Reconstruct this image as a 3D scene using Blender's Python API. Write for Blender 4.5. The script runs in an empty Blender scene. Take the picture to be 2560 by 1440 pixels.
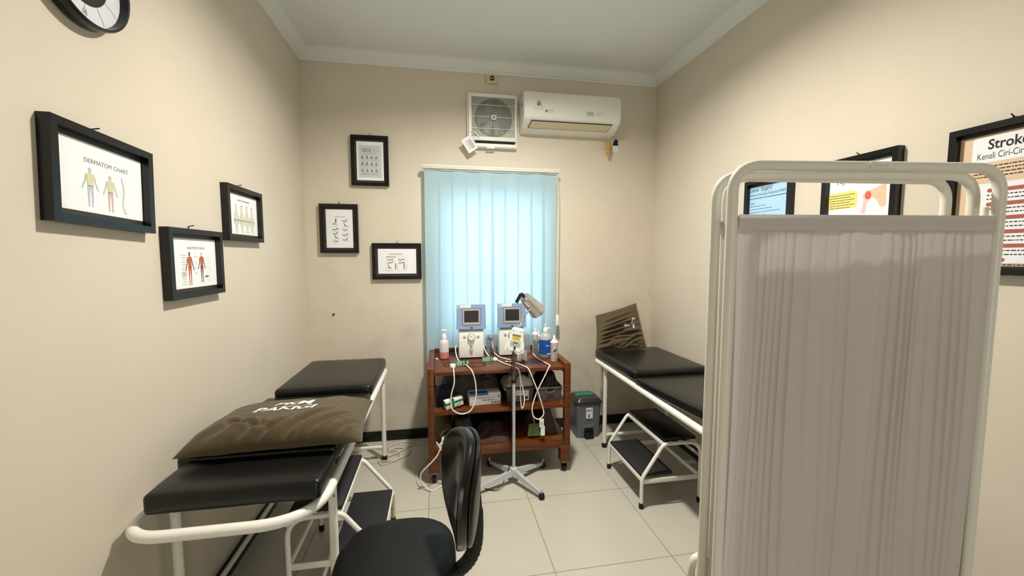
import bpy, bmesh, math, random
from mathutils import Vector, Matrix, noise
PI = math.pi
random.seed(4)
SC = bpy.context.scene
COL = SC.collection

# ------------------------------------------------------------------ materials
MATS = {}
def srgb(r, g, b):
    f = lambda c: (c/255/12.92 if c/255 <= .04045 else ((c/255+.055)/1.055)**2.4)
    return (f(r), f(g), f(b), 1)
def mat(name, rgb=(200, 200, 200), rough=.5, metal=0, spec=.5, bump=0, bscale=60, var=0, vscale=4,
        emis=None, estr=0, trans=0, alpha=1, coat=0, sheen=0, transl=0, ior=1.45):
    if name in MATS: return MATS[name]
    m = bpy.data.materials.new(name); m.use_nodes = True
    nt = m.node_tree; b = nt.nodes['Principled BSDF']
    c = srgb(*rgb)
    b.inputs['Base Color'].default_value = c
    b.inputs['Roughness'].default_value = rough
    b.inputs['Metallic'].default_value = metal
    b.inputs['Specular IOR Level'].default_value = spec
    b.inputs['Coat Weight'].default_value = coat
    b.inputs['Sheen Weight'].default_value = sheen
    b.inputs['Transmission Weight'].default_value = trans
    b.inputs['Alpha'].default_value = alpha
    b.inputs['IOR'].default_value = ior
    if emis:
        b.inputs['Emission Color'].default_value = srgb(*emis); b.inputs['Emission Strength'].default_value = estr
    tc = nt.nodes.new('ShaderNodeNewGeometry')
    if var:
        n = nt.nodes.new('ShaderNodeTexNoise'); n.inputs['Scale'].default_value = vscale; n.inputs['Detail'].default_value = 5
        nt.links.new(tc.outputs['Position'], n.inputs['Vector'])
        r = nt.nodes.new('ShaderNodeMapRange'); r.inputs['From Min'].default_value = .3; r.inputs['From Max'].default_value = .7
        r.inputs['To Min'].default_value = 1-var; r.inputs['To Max'].default_value = 1+var*.6
        nt.links.new(n.outputs['Fac'], r.inputs['Value'])
        mx = nt.nodes.new('ShaderNodeVectorMath'); mx.operation = 'SCALE'; mx.inputs[0].default_value = c[:3]
        nt.links.new(r.outputs['Result'], mx.inputs['Scale']); nt.links.new(mx.outputs['Vector'], b.inputs['Base Color'])
    if bump:
        n = nt.nodes.new('ShaderNodeTexNoise'); n.inputs['Scale'].default_value = bscale; n.inputs['Detail'].default_value = 4
        nt.links.new(tc.outputs['Position'], n.inputs['Vector'])
        bp = nt.nodes.new('ShaderNodeBump'); bp.inputs['Strength'].default_value = bump; bp.inputs['Distance'].default_value = .004
        nt.links.new(n.outputs['Fac'], bp.inputs['Height']); nt.links.new(bp.outputs['Normal'], b.inputs['Normal'])
    if transl:
        t = nt.nodes.new('ShaderNodeBsdfTranslucent'); t.inputs['Color'].default_value = c
        ms = nt.nodes.new('ShaderNodeMixShader'); ms.inputs['Fac'].default_value = transl
        nt.links.new(b.outputs['BSDF'], ms.inputs[1]); nt.links.new(t.outputs['BSDF'], ms.inputs[2])
        nt.links.new(ms.outputs['Shader'], nt.nodes['Material Output'].inputs['Surface'])
    MATS[name] = m
    return m

def wall_mat():
    m = bpy.data.materials.new('beige_wall_paint'); m.use_nodes = True
    nt = m.node_tree; b = nt.nodes['Principled BSDF']; b.inputs['Roughness'].default_value = .62
    b.inputs['Specular IOR Level'].default_value = .25
    g = nt.nodes.new('ShaderNodeNewGeometry')
    def nz(scale, det=5, vec=None):
        n = nt.nodes.new('ShaderNodeTexNoise'); n.inputs['Scale'].default_value = scale; n.inputs['Detail'].default_value = det
        nt.links.new(vec or g.outputs['Position'], n.inputs['Vector']); return n
    def mr(src, a, b_, c, d):
        r = nt.nodes.new('ShaderNodeMapRange'); r.inputs['From Min'].default_value = a; r.inputs['From Max'].default_value = b_
        r.inputs['To Min'].default_value = c; r.inputs['To Max'].default_value = d; nt.links.new(src, r.inputs['Value']); return r.outputs['Result']
    def mth(op, a, b_=None):
        n = nt.nodes.new('ShaderNodeMath'); n.operation = op
        for i, v in enumerate((a, b_)):
            if v is None: continue
            if isinstance(v, (int, float)): n.inputs[i].default_value = v
            else: nt.links.new(v, n.inputs[i])
        return n.outputs[0]
    sep = nt.nodes.new('ShaderNodeSeparateXYZ'); nt.links.new(g.outputs['Position'], sep.inputs['Vector'])
    broad = mr(nz(1.6).outputs['Fac'], .3, .7, .96, 1.03)
    # grime and scuffs: on the far wall, stronger low down and right of the window
    st = nt.nodes.new('ShaderNodeMapping'); st.inputs['Scale'].default_value = (7, 7, 2.0); nt.links.new(g.outputs['Position'], st.inputs['Vector'])
    drip = mr(nz(3.5, 8, st.outputs['Vector']).outputs['Fac'], .52, .72, 0, 1)
    patch = mr(nz(5, 6).outputs['Fac'], .5, .68, 0, 1)
    far = mr(sep.outputs['Y'], 3.0, 3.34, 0, 1)
    low = mr(sep.outputs['Z'], .5, 1.9, 1, .12)
    rightp = mr(sep.outputs['X'], .9, 1.3, .25, 1)
    grime = mth('MULTIPLY', mth('MULTIPLY', mth('ADD', mth('MULTIPLY', mth('MULTIPLY', drip, rightp), .55), mth('MULTIPLY', patch, .6)), far), low)
    grime = mth('MINIMUM', mth('MULTIPLY', grime, .36), .5)
    mix = nt.nodes.new('ShaderNodeMix'); mix.data_type = 'RGBA'
    mix.inputs['A'].default_value = WALLC; mix.inputs['B'].default_value = srgb(168, 146, 120)
    nt.links.new(grime, mix.inputs['Factor'])
    sc = nt.nodes.new('ShaderNodeVectorMath'); sc.operation = 'SCALE'
    nt.links.new(mix.outputs['Result'], sc.inputs[0]); nt.links.new(broad, sc.inputs['Scale'])
    nt.links.new(sc.outputs['Vector'], b.inputs['Base Color'])
    bp = nt.nodes.new('ShaderNodeBump'); bp.inputs['Strength'].default_value = .12; bp.inputs['Distance'].default_value = .003
    nt.links.new(nz(45, 6).outputs['Fac'], bp.inputs['Height']); nt.links.new(bp.outputs['Normal'], b.inputs['Normal'])
    return m
WALLC = srgb(218, 208, 191)

def floor_mat():
    m = bpy.data.materials.new('polished_beige_tile'); m.use_nodes = True
    nt = m.node_tree; b = nt.nodes['Principled BSDF']
    b.inputs['Roughness'].default_value = .16; b.inputs['Specular IOR Level'].default_value = .45
    g = nt.nodes.new('ShaderNodeNewGeometry'); sep = nt.nodes.new('ShaderNodeSeparateXYZ'); nt.links.new(g.outputs['Position'], sep.inputs['Vector'])
    def mth(op, a, b_=None):
        n = nt.nodes.new('ShaderNodeMath'); n.operation = op
        for i, v in enumerate((a, b_)):
            if v is None: continue
            if isinstance(v, (int, float)): n.inputs[i].default_value = v
            else: nt.links.new(v, n.inputs[i])
        return n.outputs[0]
    S = .605
    def grout(o, off):
        f = mth('FRACT', mth('DIVIDE', mth('ADD', o, 60.5-off), S))
        d = mth('ABSOLUTE', mth('SUBTRACT', f, .5))
        return mth('GREATER_THAN', d, .5-.0021/S)
    gl = mth('MAXIMUM', grout(sep.outputs['X'], .5235), grout(sep.outputs['Y'], 2.367))
    n = nt.nodes.new('ShaderNodeTexNoise'); n.inputs['Scale'].default_value = 3; n.inputs['Detail'].default_value = 6
    nt.links.new(g.outputs['Position'], n.inputs['Vector'])
    cr = nt.nodes.new('ShaderNodeMix'); cr.data_type = 'RGBA'; cr.inputs['A'].default_value = srgb(196, 192, 178); cr.inputs['B'].default_value = srgb(204, 200, 186)
    nt.links.new(n.outputs['Fac'], cr.inputs['Factor'])
    mx = nt.nodes.new('ShaderNodeMix'); mx.data_type = 'RGBA'; mx.inputs['B'].default_value = srgb(140, 131, 110)
    nt.links.new(gl, mx.inputs['Factor']); nt.links.new(cr.outputs['Result'], mx.inputs['A'])
    nt.links.new(mx.outputs['Result'], b.inputs['Base Color'])
    rr = mth('ADD', mth('MULTIPLY', gl, .5), .16); nt.links.new(rr, b.inputs['Roughness'])
    return m

def wood_mat():
    m = bpy.data.materials.new('reddish_brown_wood'); m.use_nodes = True
    nt = m.node_tree; b = nt.nodes['Principled BSDF']; b.inputs['Roughness'].default_value = .36
    b.inputs['Coat Weight'].default_value = .12; b.inputs['Coat Roughness'].default_value = .15; b.inputs['Specular IOR Level'].default_value = .35
    g = nt.nodes.new('ShaderNodeNewGeometry'); mp = nt.nodes.new('ShaderNodeMapping'); mp.inputs['Scale'].default_value = (2.2, 26, 26)
    nt.links.new(g.outputs['Position'], mp.inputs['Vector'])
    n = nt.nodes.new('ShaderNodeTexNoise'); n.inputs['Scale'].default_value = 2.2; n.inputs['Detail'].default_value = 7; n.inputs['Distortion'].default_value = .6
    nt.links.new(mp.outputs['Vector'], n.inputs['Vector'])
    cr = nt.nodes.new('ShaderNodeValToRGB'); e = cr.color_ramp.elements
    e[0].position = .3; e[0].color = srgb(72, 33, 5); e[1].position = .7; e[1].color = srgb(118, 60, 16)
    nt.links.new(n.outputs['Fac'], cr.inputs['Fac']); nt.links.new(cr.outputs['Color'], b.inputs['Base Color'])
    return m

def weave_mat():
    m = bpy.data.materials.new('woven_grey_plastic'); m.use_nodes = True
    nt = m.node_tree; b = nt.nodes['Principled BSDF']; b.inputs['Roughness'].default_value = .5
    b.inputs['Base Color'].default_value = srgb(98, 90, 86)
    g = nt.nodes.new('ShaderNodeNewGeometry')
    mp = nt.nodes.new('ShaderNodeMapping'); mp.inputs['Rotation'].default_value = (0, PI/4, 0); mp.inputs['Scale'].default_value = (1, 0, 1)
    nt.links.new(g.outputs['Position'], mp.inputs['Vector'])
    ck = nt.nodes.new('ShaderNodeTexChecker'); ck.inputs['Scale'].default_value = 170
    ck.inputs['Color1'].default_value = srgb(104, 96, 92); ck.inputs['Color2'].default_value = srgb(66, 60, 58)
    nt.links.new(mp.outputs['Vector'], ck.inputs['Vector']); nt.links.new(ck.outputs['Color'], b.inputs['Base Color'])
    return m

M = dict(
    wall=wall_mat(), floor=floor_mat(), wood=wood_mat(), weave=weave_mat(),
    ceiling=mat('ceiling_white_paint', (232, 236, 234), .8, var=.02, vscale=2),
    cornice=mat('cornice_white_plaster', (230, 233, 230), .6),
    base=mat('black_gloss_skirting', (14, 13, 13), .18),
    enamel=mat('white_enamel_tube', (244, 242, 234), .28, bump=.05, bscale=30),
    cream=mat('cream_enamel_tube', (232, 228, 216), .34, bump=.08, bscale=30),
    vinyl=mat('black_vinyl', (17, 16, 15), .33, bump=.05, bscale=420),
    vinyl_brown=mat('dark_vinyl_satin', (32, 30, 28), .42, bump=.05, bscale=420),
    black=mat('black_plastic', (12, 12, 13), .32),
    leather=mat('black_leatherette', (11, 11, 12), .2, spec=.6, bump=.02, bscale=300), seatv=mat('matte_black_leatherette', (13, 13, 15), .45, spec=.35, bump=.05, bscale=500),
    rubber=mat('black_rubber', (16, 16, 17), .6),
    step=mat('black_step_rubber', (34, 34, 36), .55, bump=.4, bscale=400),
    brown=mat('brown_pillow_cotton', (82, 69, 46), .9, sheen=.15, bump=.08, bscale=700, var=.06, vscale=9),
    ink_white=mat('white_screen_print', (226, 224, 222), .7),
    frame=mat('black_picture_frame', (13, 13, 14), .26),
    mboard=mat('dark_backing_board', (58, 50, 42), .4, var=.12, vscale=12),
    paper=mat('white_paper', (243, 244, 246), .7),
    paper_blue=mat('light_blue_paper', (176, 214, 240), .6),
    paper_tan=mat('tan_paper', (226, 200, 168), .6),
    ink=mat('black_ink', (40, 40, 44), .7), ink_grey=mat('grey_ink', (122, 122, 124), .7), ink_pale=mat('pale_grey_ink', (205, 208, 208), .7),
    ink_blue=mat('dark_blue_ink', (34, 70, 110), .7), ink_red=mat('dusty_red_ink', (176, 96, 82), .7), ink_maroon=mat('maroon_ink', (70, 30, 30), .7),
    fig_yellow=mat('pale_yellow_ink', (216, 208, 170), .7), fig_grey=mat('pale_figure_grey', (190, 196, 194), .7),
    fig_blue=mat('pale_blue_ink', (190, 196, 212), .7), fig_red=mat('pale_red_ink', (212, 180, 170), .7),
    muscle=mat('muscle_orange_ink', (190, 106, 70), .7), muscle_dark=mat('muscle_brown_ink', (112, 80, 66), .7),
    bone=mat('bone_ink', (214, 212, 192), .7), yellow=mat('yellow_label', (238, 214, 60), .5), pale_yellow=mat('pale_yellow_box_ink', (240, 222, 130), .7),
    skin=mat('skin_ink', (236, 196, 166), .7), red=mat('red_ink', (216, 100, 88), .7), pink=mat('pink_ink', (236, 198, 192), .7),
    blind=mat('pale_blue_blind_fabric', (196, 225, 238), .75, transl=.45, bump=.15, bscale=500),
    alu=mat('white_aluminium', (226, 224, 214), .35),
    cord=mat('ivory_cord', (220, 210, 190), .6),
    glass=mat('window_glass', (255, 255, 255), .02, trans=1, ior=1.02),
    white=mat('white_plastic', (246, 245, 242), .38),
    ac=mat('white_air_conditioner_plastic', (238, 238, 230), .4),
    acflap=mat('cream_flap_plastic', (214, 206, 172), .45),
    dark=mat('dark_void', (20, 19, 17), .8),
    grey=mat('grey_plastic', (120, 122, 124), .45),
    grille=mat('grille_grey_plastic', (196, 196, 184), .45),
    fan=mat('dark_grey_fan', (72, 74, 66), .6),
    tapeb=mat('yellowed_tape', (196, 156, 84), .5, var=.4, vscale=60),
    clockw=mat('clock_white_dial', (222, 224, 230), .4),
    clockb=mat('clock_black_dial', (34, 34, 30), .35),
    mauve=mat('off_white_screen_cotton', (218, 209, 204), .9, transl=.17, bump=.15, bscale=500),
    cablew=mat('white_cable', (240, 236, 226), .5), cableb=mat('black_cable', (24, 20, 18), .5),
    bluep=mat('periwinkle_blue_plastic', (142, 164, 194), .4), blued=mat('deep_blue_plastic', (116, 140, 176), .4),
    silver=mat('silver_bezel', (178, 176, 174), .35), screen=mat('dark_display_glass', (50, 46, 46), .4, spec=.25),
    devw=mat('ivory_device_shell', (244, 246, 240), .4), knob=mat('grey_knob', (186, 184, 176), .4),
    acryl=mat('smoky_acrylic', (176, 184, 188), .15, alpha=.32),
    chrome=mat('brushed_chrome', (216, 217, 220), .2, metal=.9), alum=mat('brushed_aluminium_shade', (208, 206, 202), .32, metal=.85),
    polegrey=mat('light_grey_paint', (190, 194, 196), .4), poledark=mat('dull_steel', (120, 112, 104), .35, metal=.7),
    soap=mat('pink_liquid', (206, 128, 134), .3), bottlew=mat('frosted_white_plastic', (226, 222, 226), .35, alpha=.92),
    clearb=mat('cloudy_clear_plastic', (196, 200, 200), .25, alpha=.8), labelblue=mat('strong_blue_label', (22, 82, 168), .4),
    mint=mat('mint_green_foam', (140, 200, 168), .6), boxgreen=mat('green_print', (40, 120, 66), .5), boxblue=mat('box_blue_print', (58, 112, 190), .5),
    card=mat('white_carton', (244, 243, 246), .55), cloth=mat('dark_grey_cloth', (86, 80, 74), .95, bump=.4, bscale=200, var=.15, vscale=20),
    navy=mat('navy_cloth', (36, 38, 56), .95, bump=.3, bscale=200), purple=mat('dusky_purple_cloth', (74, 54, 52), .95, bump=.4, bscale=200, var=.2, vscale=20),
    towel=mat('olive_grey_towel', (104, 92, 66), .95, bump=.5, bscale=250), bag=mat('white_plastic_bag', (222, 218, 210), .35, transl=.3, bump=.4, bscale=60),
    blackbag=mat('black_plastic_bag', (22, 18, 18), .4, bump=.5, bscale=50), green=mat('green_felt', (84, 104, 58), .9, bump=.5, bscale=200),
    dboard=mat('dark_brown_panel', (66, 44, 30), .45, var=.15, vscale=10), bink=mat('mixed_sticker_print', (96, 108, 120), .5, var=.5, vscale=80),
    bin=mat('grey_bin_plastic', (104, 108, 112), .42), binlid=mat('charcoal_bin_lid', (52, 52, 54), .35), binfoil=mat('green_foil_bag', (34, 128, 100), .3, var=.3, vscale=40),
    rust=mat('chipped_cream_paint', (196, 180, 148), .6, var=.45, vscale=50), wdw=mat('white_window_frame', (220, 220, 214), .4),
    screw=mat('steel_screw', (150, 148, 140), .35, metal=1), sock=mat('cream_switch_plastic', (216, 200, 168), .4),
    lampdiff=mat('lamp_diffuser', (255, 250, 240), .5, emis=(255, 240, 214), estr=12), door=mat('brown_painted_door', (120, 88, 62), .45),
)

# ------------------------------------------------------------------ builder
class B:
    def __init__(s): s.v = []; s.f = []; s.m = []; s.sm = []; s.mats = []
    def mi(s, m):
        m = M[m] if isinstance(m, str) else m
        if m not in s.mats: s.mats.append(m)
        return s.mats.index(m)
    def add(s, vs, fs, m, smooth=False, T=None):
        o = len(s.v); k = s.mi(m)
        s.v += [(T @ Vector(v)) if T else Vector(v) for v in vs]
        for f in fs: s.f.append([i+o for i in f]); s.m.append(k); s.sm.append(smooth)
        return s
    def bm(s, bm, m, smooth=False, T=None):
        bm.verts.index_update()
        s.add([v.co.copy() for v in bm.verts], [[v.index for v in f.verts] for f in bm.faces], m, smooth, T); bm.free(); return s
    def box(s, x0, x1, y0, y1, z0, z1, m, bev=0, T=None, seg=2):
        bm = bmesh.new(); bmesh.ops.create_cube(bm, size=1)
        for v in bm.verts:
            v.co = Vector(((x0+x1)/2+v.co.x*(x1-x0), (y0+y1)/2+v.co.y*(y1-y0), (z0+z1)/2+v.co.z*(z1-z0)))
        if bev: bmesh.ops.bevel(bm, geom=bm.edges[:], offset=bev, segments=seg, affect='EDGES', profile=.5)
        return s.bm(bm, m, bool(bev), T)
    def tube(s, pts, r, m, seg=10, closed=False, cap=True, T=None):
        P = [Vector(p) for p in pts]; n = len(P)
        R = r if isinstance(r, (list, tuple)) else [r]*n
        tg = []
        for i in range(n):
            if closed: t = P[(i+1) % n]-P[i-1]
            else: t = P[min(i+1, n-1)]-P[max(i-1, 0)]
            tg.append(t.normalized() if t.length > 1e-9 else Vector((0, 0, 1)))
        up = Vector((0, 0, 1)) if abs(tg[0].z) < .9 else Vector((1, 0, 0))
        nv = (up-tg[0]*up.dot(tg[0])).normalized(); vs = []; fs = []
        for i in range(n):
            nv = (nv-tg[i]*nv.dot(tg[i]))
            nv = nv.normalized() if nv.length > 1e-6 else tg[i].orthogonal().normalized()
            b = tg[i].cross(nv)
            for k in range(seg):
                a = 2*PI*k/seg; vs.append(P[i]+(nv*math.cos(a)+b*math.sin(a))*R[i])
        for i in range(n if closed else n-1):
            j = (i+1) % n
            for k in range(seg):
                l = (k+1) % seg; fs.append((i*seg+k, i*seg+l, j*seg+l, j*seg+k))
        if cap and not closed:
            fs.append(tuple(reversed(range(seg)))); fs.append(tuple((n-1)*seg+k for k in range(seg)))
        return s.add(vs, fs, m, True, T)
    def lathe(s, prof, c, m, seg=24, axis='z', T=None, cap=True):
        vs = []; fs = []; n = len(prof); c = Vector(c)
        for r, h in prof:
            for k in range(seg):
                a = 2*PI*k/seg; x, y = r*math.cos(a), r*math.sin(a)
                vs.append(c+(Vector((x, y, h)) if axis == 'z' else Vector((x, h, y)) if axis == 'y' else Vector((h, x, y))))
        for i in range(n-1):
            for k in range(seg):
                l = (k+1) % seg; f = (i*seg+k, i*seg+l, (i+1)*seg+l, (i+1)*seg+k)
                fs.append(f if axis != 'y' else f[::-1])
        if cap: fs.append(tuple(reversed(range(seg)))); fs.append(tuple((n-1)*seg+k for k in range(seg)))
        return s.add(vs, fs, m, True, T)
    def prism(s, poly, d0, d1, m, T=None, smooth=False):
        """polygon in local (s,t), extruded along local n from d0 to d1"""
        n = len(poly); vs = [(p[0], p[1], d0) for p in poly]+[(p[0], p[1], d1) for p in poly]
        fs = [tuple(reversed(range(n))), tuple(range(n, 2*n))]+[(i, (i+1) % n, n+(i+1) % n, n+i) for i in range(n)]
        return s.add(vs, fs, m, smooth, T)
    def poly(s, poly, d, m, T=None): return s.add([(p[0], p[1], d) for p in poly], [tuple(range(len(poly)))], m, False, T)
    def rect(s, a0, a1, b0, b1, d, m, T=None): return s.poly([(a0, b0), (a1, b0), (a1, b1), (a0, b1)], d, m, T)
    def disc(s, a, b, ra, rb, d, m, T=None, seg=20): return s.poly([(a+ra*math.cos(2*PI*k/seg), b+rb*math.sin(2*PI*k/seg)) for k in range(seg)], d, m, T)
    def line(s, pts, w, d, m, T=None):
        for (a, b), (c, e) in zip(pts[:-1], pts[1:]):
            L = math.hypot(c-a, e-b) or 1; nx, ny = -(e-b)/L*w/2, (c-a)/L*w/2
            s.poly([(a+nx, b+ny), (a-nx, b-ny), (c-nx, e-ny), (c+nx, e+ny)], d, m, T)
        return s
    def text(s, body, a, b, size, d, m, T=None, align='CENTER', fn=None, width=None, bold=0, thick=0):
        cu = bpy.data.curves.new('lettering', 'FONT'); cu.body = body; cu.size = size; cu.align_x = align; cu.resolution_u = 3; cu.offset = bold
        o = bpy.data.objects.new('lettering', cu); COL.objects.link(o)
        dg = bpy.context.evaluated_depsgraph_get(); me = bpy.data.meshes.new_from_object(o.evaluated_get(dg))
        xs = [v.co.x for v in me.vertices] or [0]; w = max(xs)-min(xs) or 1
        k = width/w if width else 1
        bm = bmesh.new(); bm.from_mesh(me)
        if fn:
            bmesh.ops.triangulate(bm, faces=bm.faces[:])
            for _ in range(2): bmesh.ops.subdivide_edges(bm, edges=[e for e in bm.edges if e.calc_length() > size*.07], cuts=1, use_grid_fill=False); bmesh.ops.triangulate(bm, faces=bm.faces[:])
        for v in bm.verts:
            p = (a+v.co.x*k, b+v.co.y, d); v.co = Vector(fn(*p)) if fn else Vector(p)
        s.bm(bm, m, False, T)
        bpy.data.objects.remove(o); bpy.data.curves.remove(cu); bpy.data.meshes.remove(me); return s
    def grid(s, fn, nu, nv, m, wrapu=False, T=None, smooth=True):
        vs = []; fs = []
        for j in range(nv+1):
            for i in range(nu if wrapu else nu+1): vs.append(fn(i/nu, j/nv))
        W = nu if wrapu else nu+1
        for j in range(nv):
            for i in range(nu):
                i2 = (i+1) % nu if wrapu else i+1
                fs.append((j*W+i, j*W+i2, (j+1)*W+i2, (j+1)*W+i))
        return s.add(vs, fs, m, smooth, T)
    def build(s, name, parent=None, root=None):
        me = bpy.data.meshes.new(name); L = org(parent)
        me.from_pydata([tuple(Vector(v)-L) for v in s.v], [], s.f)
        for m in s.mats: me.materials.append(m)
        me.polygons.foreach_set('material_index', s.m); me.polygons.foreach_set('use_smooth', s.sm)
        me.validate(); me.update()
        if any(s.sm):
            try: me.set_sharp_from_angle(angle=math.radians(42))
            except Exception: pass
        o = bpy.data.objects.new(name, me); COL.objects.link(o)
        if parent: o.parent = parent
        return o
def org(p):
    L = Vector((0, 0, 0))
    while p: L = L+p.location; p = p.parent
    return L
def tag(o, label=None, cat=None, group=None, kind=None):
    for k, v in (('label', label), ('category', cat), ('group', group), ('kind', kind)):
        if v: o[k] = v
    return o
def thing(name, loc, label, cat, group=None):
    o = bpy.data.objects.new(name, None); COL.objects.link(o); o.location = loc; o.empty_display_size = .05
    return tag(o, label, cat, group)
def solo(b, name, loc, label, cat, group=None, kind=None):
    """a thing that is one mesh, its origin at its base"""
    o = b.build(name); L = Vector(loc)
    for v in o.data.vertices: v.co -= L
    o.location = L
    return tag(o, label, cat, group, kind)
def struct(b, name): return tag(b.build(name), kind='structure')
def rpath(pts, rad, n=6, closed=False):
    """polyline with rounded corners"""
    P = [Vector(p) for p in pts]; N = len(P); out = []
    R = rad if isinstance(rad, (list, tuple)) else [rad]*N
    for i in range(N):
        if not closed and i in (0, N-1): out.append(P[i]); continue
        a, b, c = P[i-1], P[i], P[(i+1) % N]; r = R[i]
        u, w = (a-b), (c-b); d = min(r, u.length*.49, w.length*.49)
        if d < 1e-5: out.append(b); continue
        p0, p1 = b+u.normalized()*d, b+w.normalized()*d
        for k in range(n+1):
            t = k/n; out.append(p0*(1-t)**2+b*2*t*(1-t)+p1*t*t)
    return out
def spl(pts, n=8, closed=False):
    P = [Vector(p) for p in pts]; out = []; N = len(P)
    for i in range(N if closed else N-1):
        g = (lambda k: P[k % N]) if closed else (lambda k: P[max(0, min(N-1, k))])
        a, b, c, d = g(i-1), g(i), g(i+1), g(i+2)
        for k in range(n):
            t = k/n; out.append(.5*((2*b)+(c-a)*t+(2*a-5*b+4*c-d)*t*t+(3*b-a-3*c+d)*t**3))
    if not closed: out.append(P[-1])
    return out
def rrect(a0, a1, b0, b1, r, n=5):
    out = []
    for cx, cy, s in ((a1-r, b1-r, 0), (a0+r, b1-r, 1), (a0+r, b0+r, 2), (a1-r, b0+r, 3)):
        for k in range(n+1):
            a = PI/2*(s+k/n); out.append((cx+r*math.cos(a), cy+r*math.sin(a)))
    return out
def NZ(x, y, z=0): return noise.noise(Vector((x, y, z)))

# ------------------------------------------------------------------ room
XL, XR, YB, YN, ZC = -.998, 1.857, 3.351, -2.2, 3.02
WX0, WX1, WZ0, WZ1 = .02, .87, .86, 1.98
struct(B().box(XL-.15, XR+.15, YN-.15, YB+.15, -.12, 0, 'floor'), 'floor')
struct(B().box(XL-.15, XR+.15, YN-.15, YB+.15, ZC, ZC+.12, 'ceiling'), 'ceiling')
struct(B().box(XL-.15, XL, YN-.15, YB+.15, 0, ZC, 'wall'), 'wall_left')
struct(B().box(XR, XR+.15, YN-.15, YB+.15, 0, ZC, 'wall'), 'wall_right')
b = B()
b.box(XL, WX0, YB, YB+.15, 0, ZC, 'wall').box(WX1, XR, YB, YB+.15, 0, ZC, 'wall')
b.box(WX0, WX1, YB, YB+.15, 0, WZ0, 'wall').box(WX0, WX1, YB, YB+.15, WZ1, ZC, 'wall')
struct(b, 'wall_far')
b = B()
b.box(XL, .2, YN-.15, YN, 0, ZC, 'wall').box(1.1, XR, YN-.15, YN, 0, ZC, 'wall').box(.2, 1.1, YN-.15, YN, 2.1, ZC, 'wall')
struct(b, 'wall_near')
# unseen open doorway and corridor behind the camera, added to let fill light in
d = struct(B().box(.2, .25, YN-.15, YN+.02, 0, 2.1, 'door').box(1.05, 1.1, YN-.15, YN+.02, 0, 2.1, 'door').box(.2, 1.1, YN-.15, YN+.02, 2.06, 2.11, 'door'), 'door_1')
struct(B().box(-.6, 1.9, YN-1.35, YN-.15, -.12, 0, 'floor'), 'floor_fill_corridor'); struct(B().box(-.6, 1.9, YN-1.35, YN-.15, 2.6, 2.7, 'ceiling'), 'ceiling_fill_corridor')
struct(B().box(-.7, 2.0, YN-1.45, YN-1.35, -.1, 2.7, 'wall').box(-.7, -.6, YN-1.35, YN-.15, -.1, 2.7, 'wall').box(1.9, 2.0, YN-1.35, YN-.15, -.1, 2.7, 'wall'), 'wall_fill_corridor')
def cornice(axis, at, sgn, a0, a1):
    prof = [(0, 0), (.012, 0), (.016, .012), (.028, .018), (.05, .04), (.068, .062), (.074, .07), (.085, .072), (.085, ZC-2.94), (0, ZC-2.94)]
    vs = []; n = len(prof)
    for e, aa in ((0, a0), (1, a1)):
        for p, h in prof:
            q = aa+(p if e == 0 else -p)
            vs.append((at+sgn*p, q, 2.94+h) if axis == 'x' else (q, at+sgn*p, 2.94+h))
    fs = [(i, (i+1) % n, n+(i+1) % n, n+i) for i in range(n)]
    return B().add(vs, fs, 'cornice')
struct(cornice('x', XL, 1, YN, YB), 'trim_1'); struct(cornice('x', XR, -1, YN, YB), 'trim_2')
struct(cornice('y', YB, -1, XL, XR), 'trim_3'); struct(cornice('y', YN, 1, XL, XR), 'trim_4')
struct(B().box(XL, XL+.011, YN, YB-.011, 0, .082, 'base'), 'baseboard_left')
struct(B().box(XR-.011, XR, YN, YB-.011, 0, .082, 'base'), 'baseboard_right')
struct(B().box(XL, XR, YB-.011, YB, 0, .082, 'base'), 'baseboard_far')
w = struct(B().box(WX0, WX1, YB+.085, YB+.12, WZ0, WZ0+.045, 'wdw').box(WX0, WX1, YB+.085, YB+.12, WZ1-.045, WZ1, 'wdw')
    .box(WX0, WX0+.045, YB+.085, YB+.12, WZ0+.045, WZ1-.045, 'wdw').box(WX1-.045, WX1, YB+.085, YB+.12, WZ0+.045, WZ1-.045, 'wdw')
    .box(.43, .46, YB+.085, YB+.12, WZ0+.045, WZ1-.045, 'wdw').box(WX0+.045, WX1-.045, YB+.09, YB+.115, 1.66, 1.685, 'wdw')
    .box(WX0+.045, WX1-.045, YB+.09, YB+.115, 1.26, 1.285, 'wdw'), 'window_1')
B().box(WX0+.04, WX1-.04, YB+.1, YB+.104, WZ0+.04, WZ1-.04, 'glass').build('window_pane', w)
B().box(WX0-.0, WX1+.0, YB+.002, YB+.085, WZ0, WZ0+.012, 'wdw').build('window_sill', w)

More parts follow.
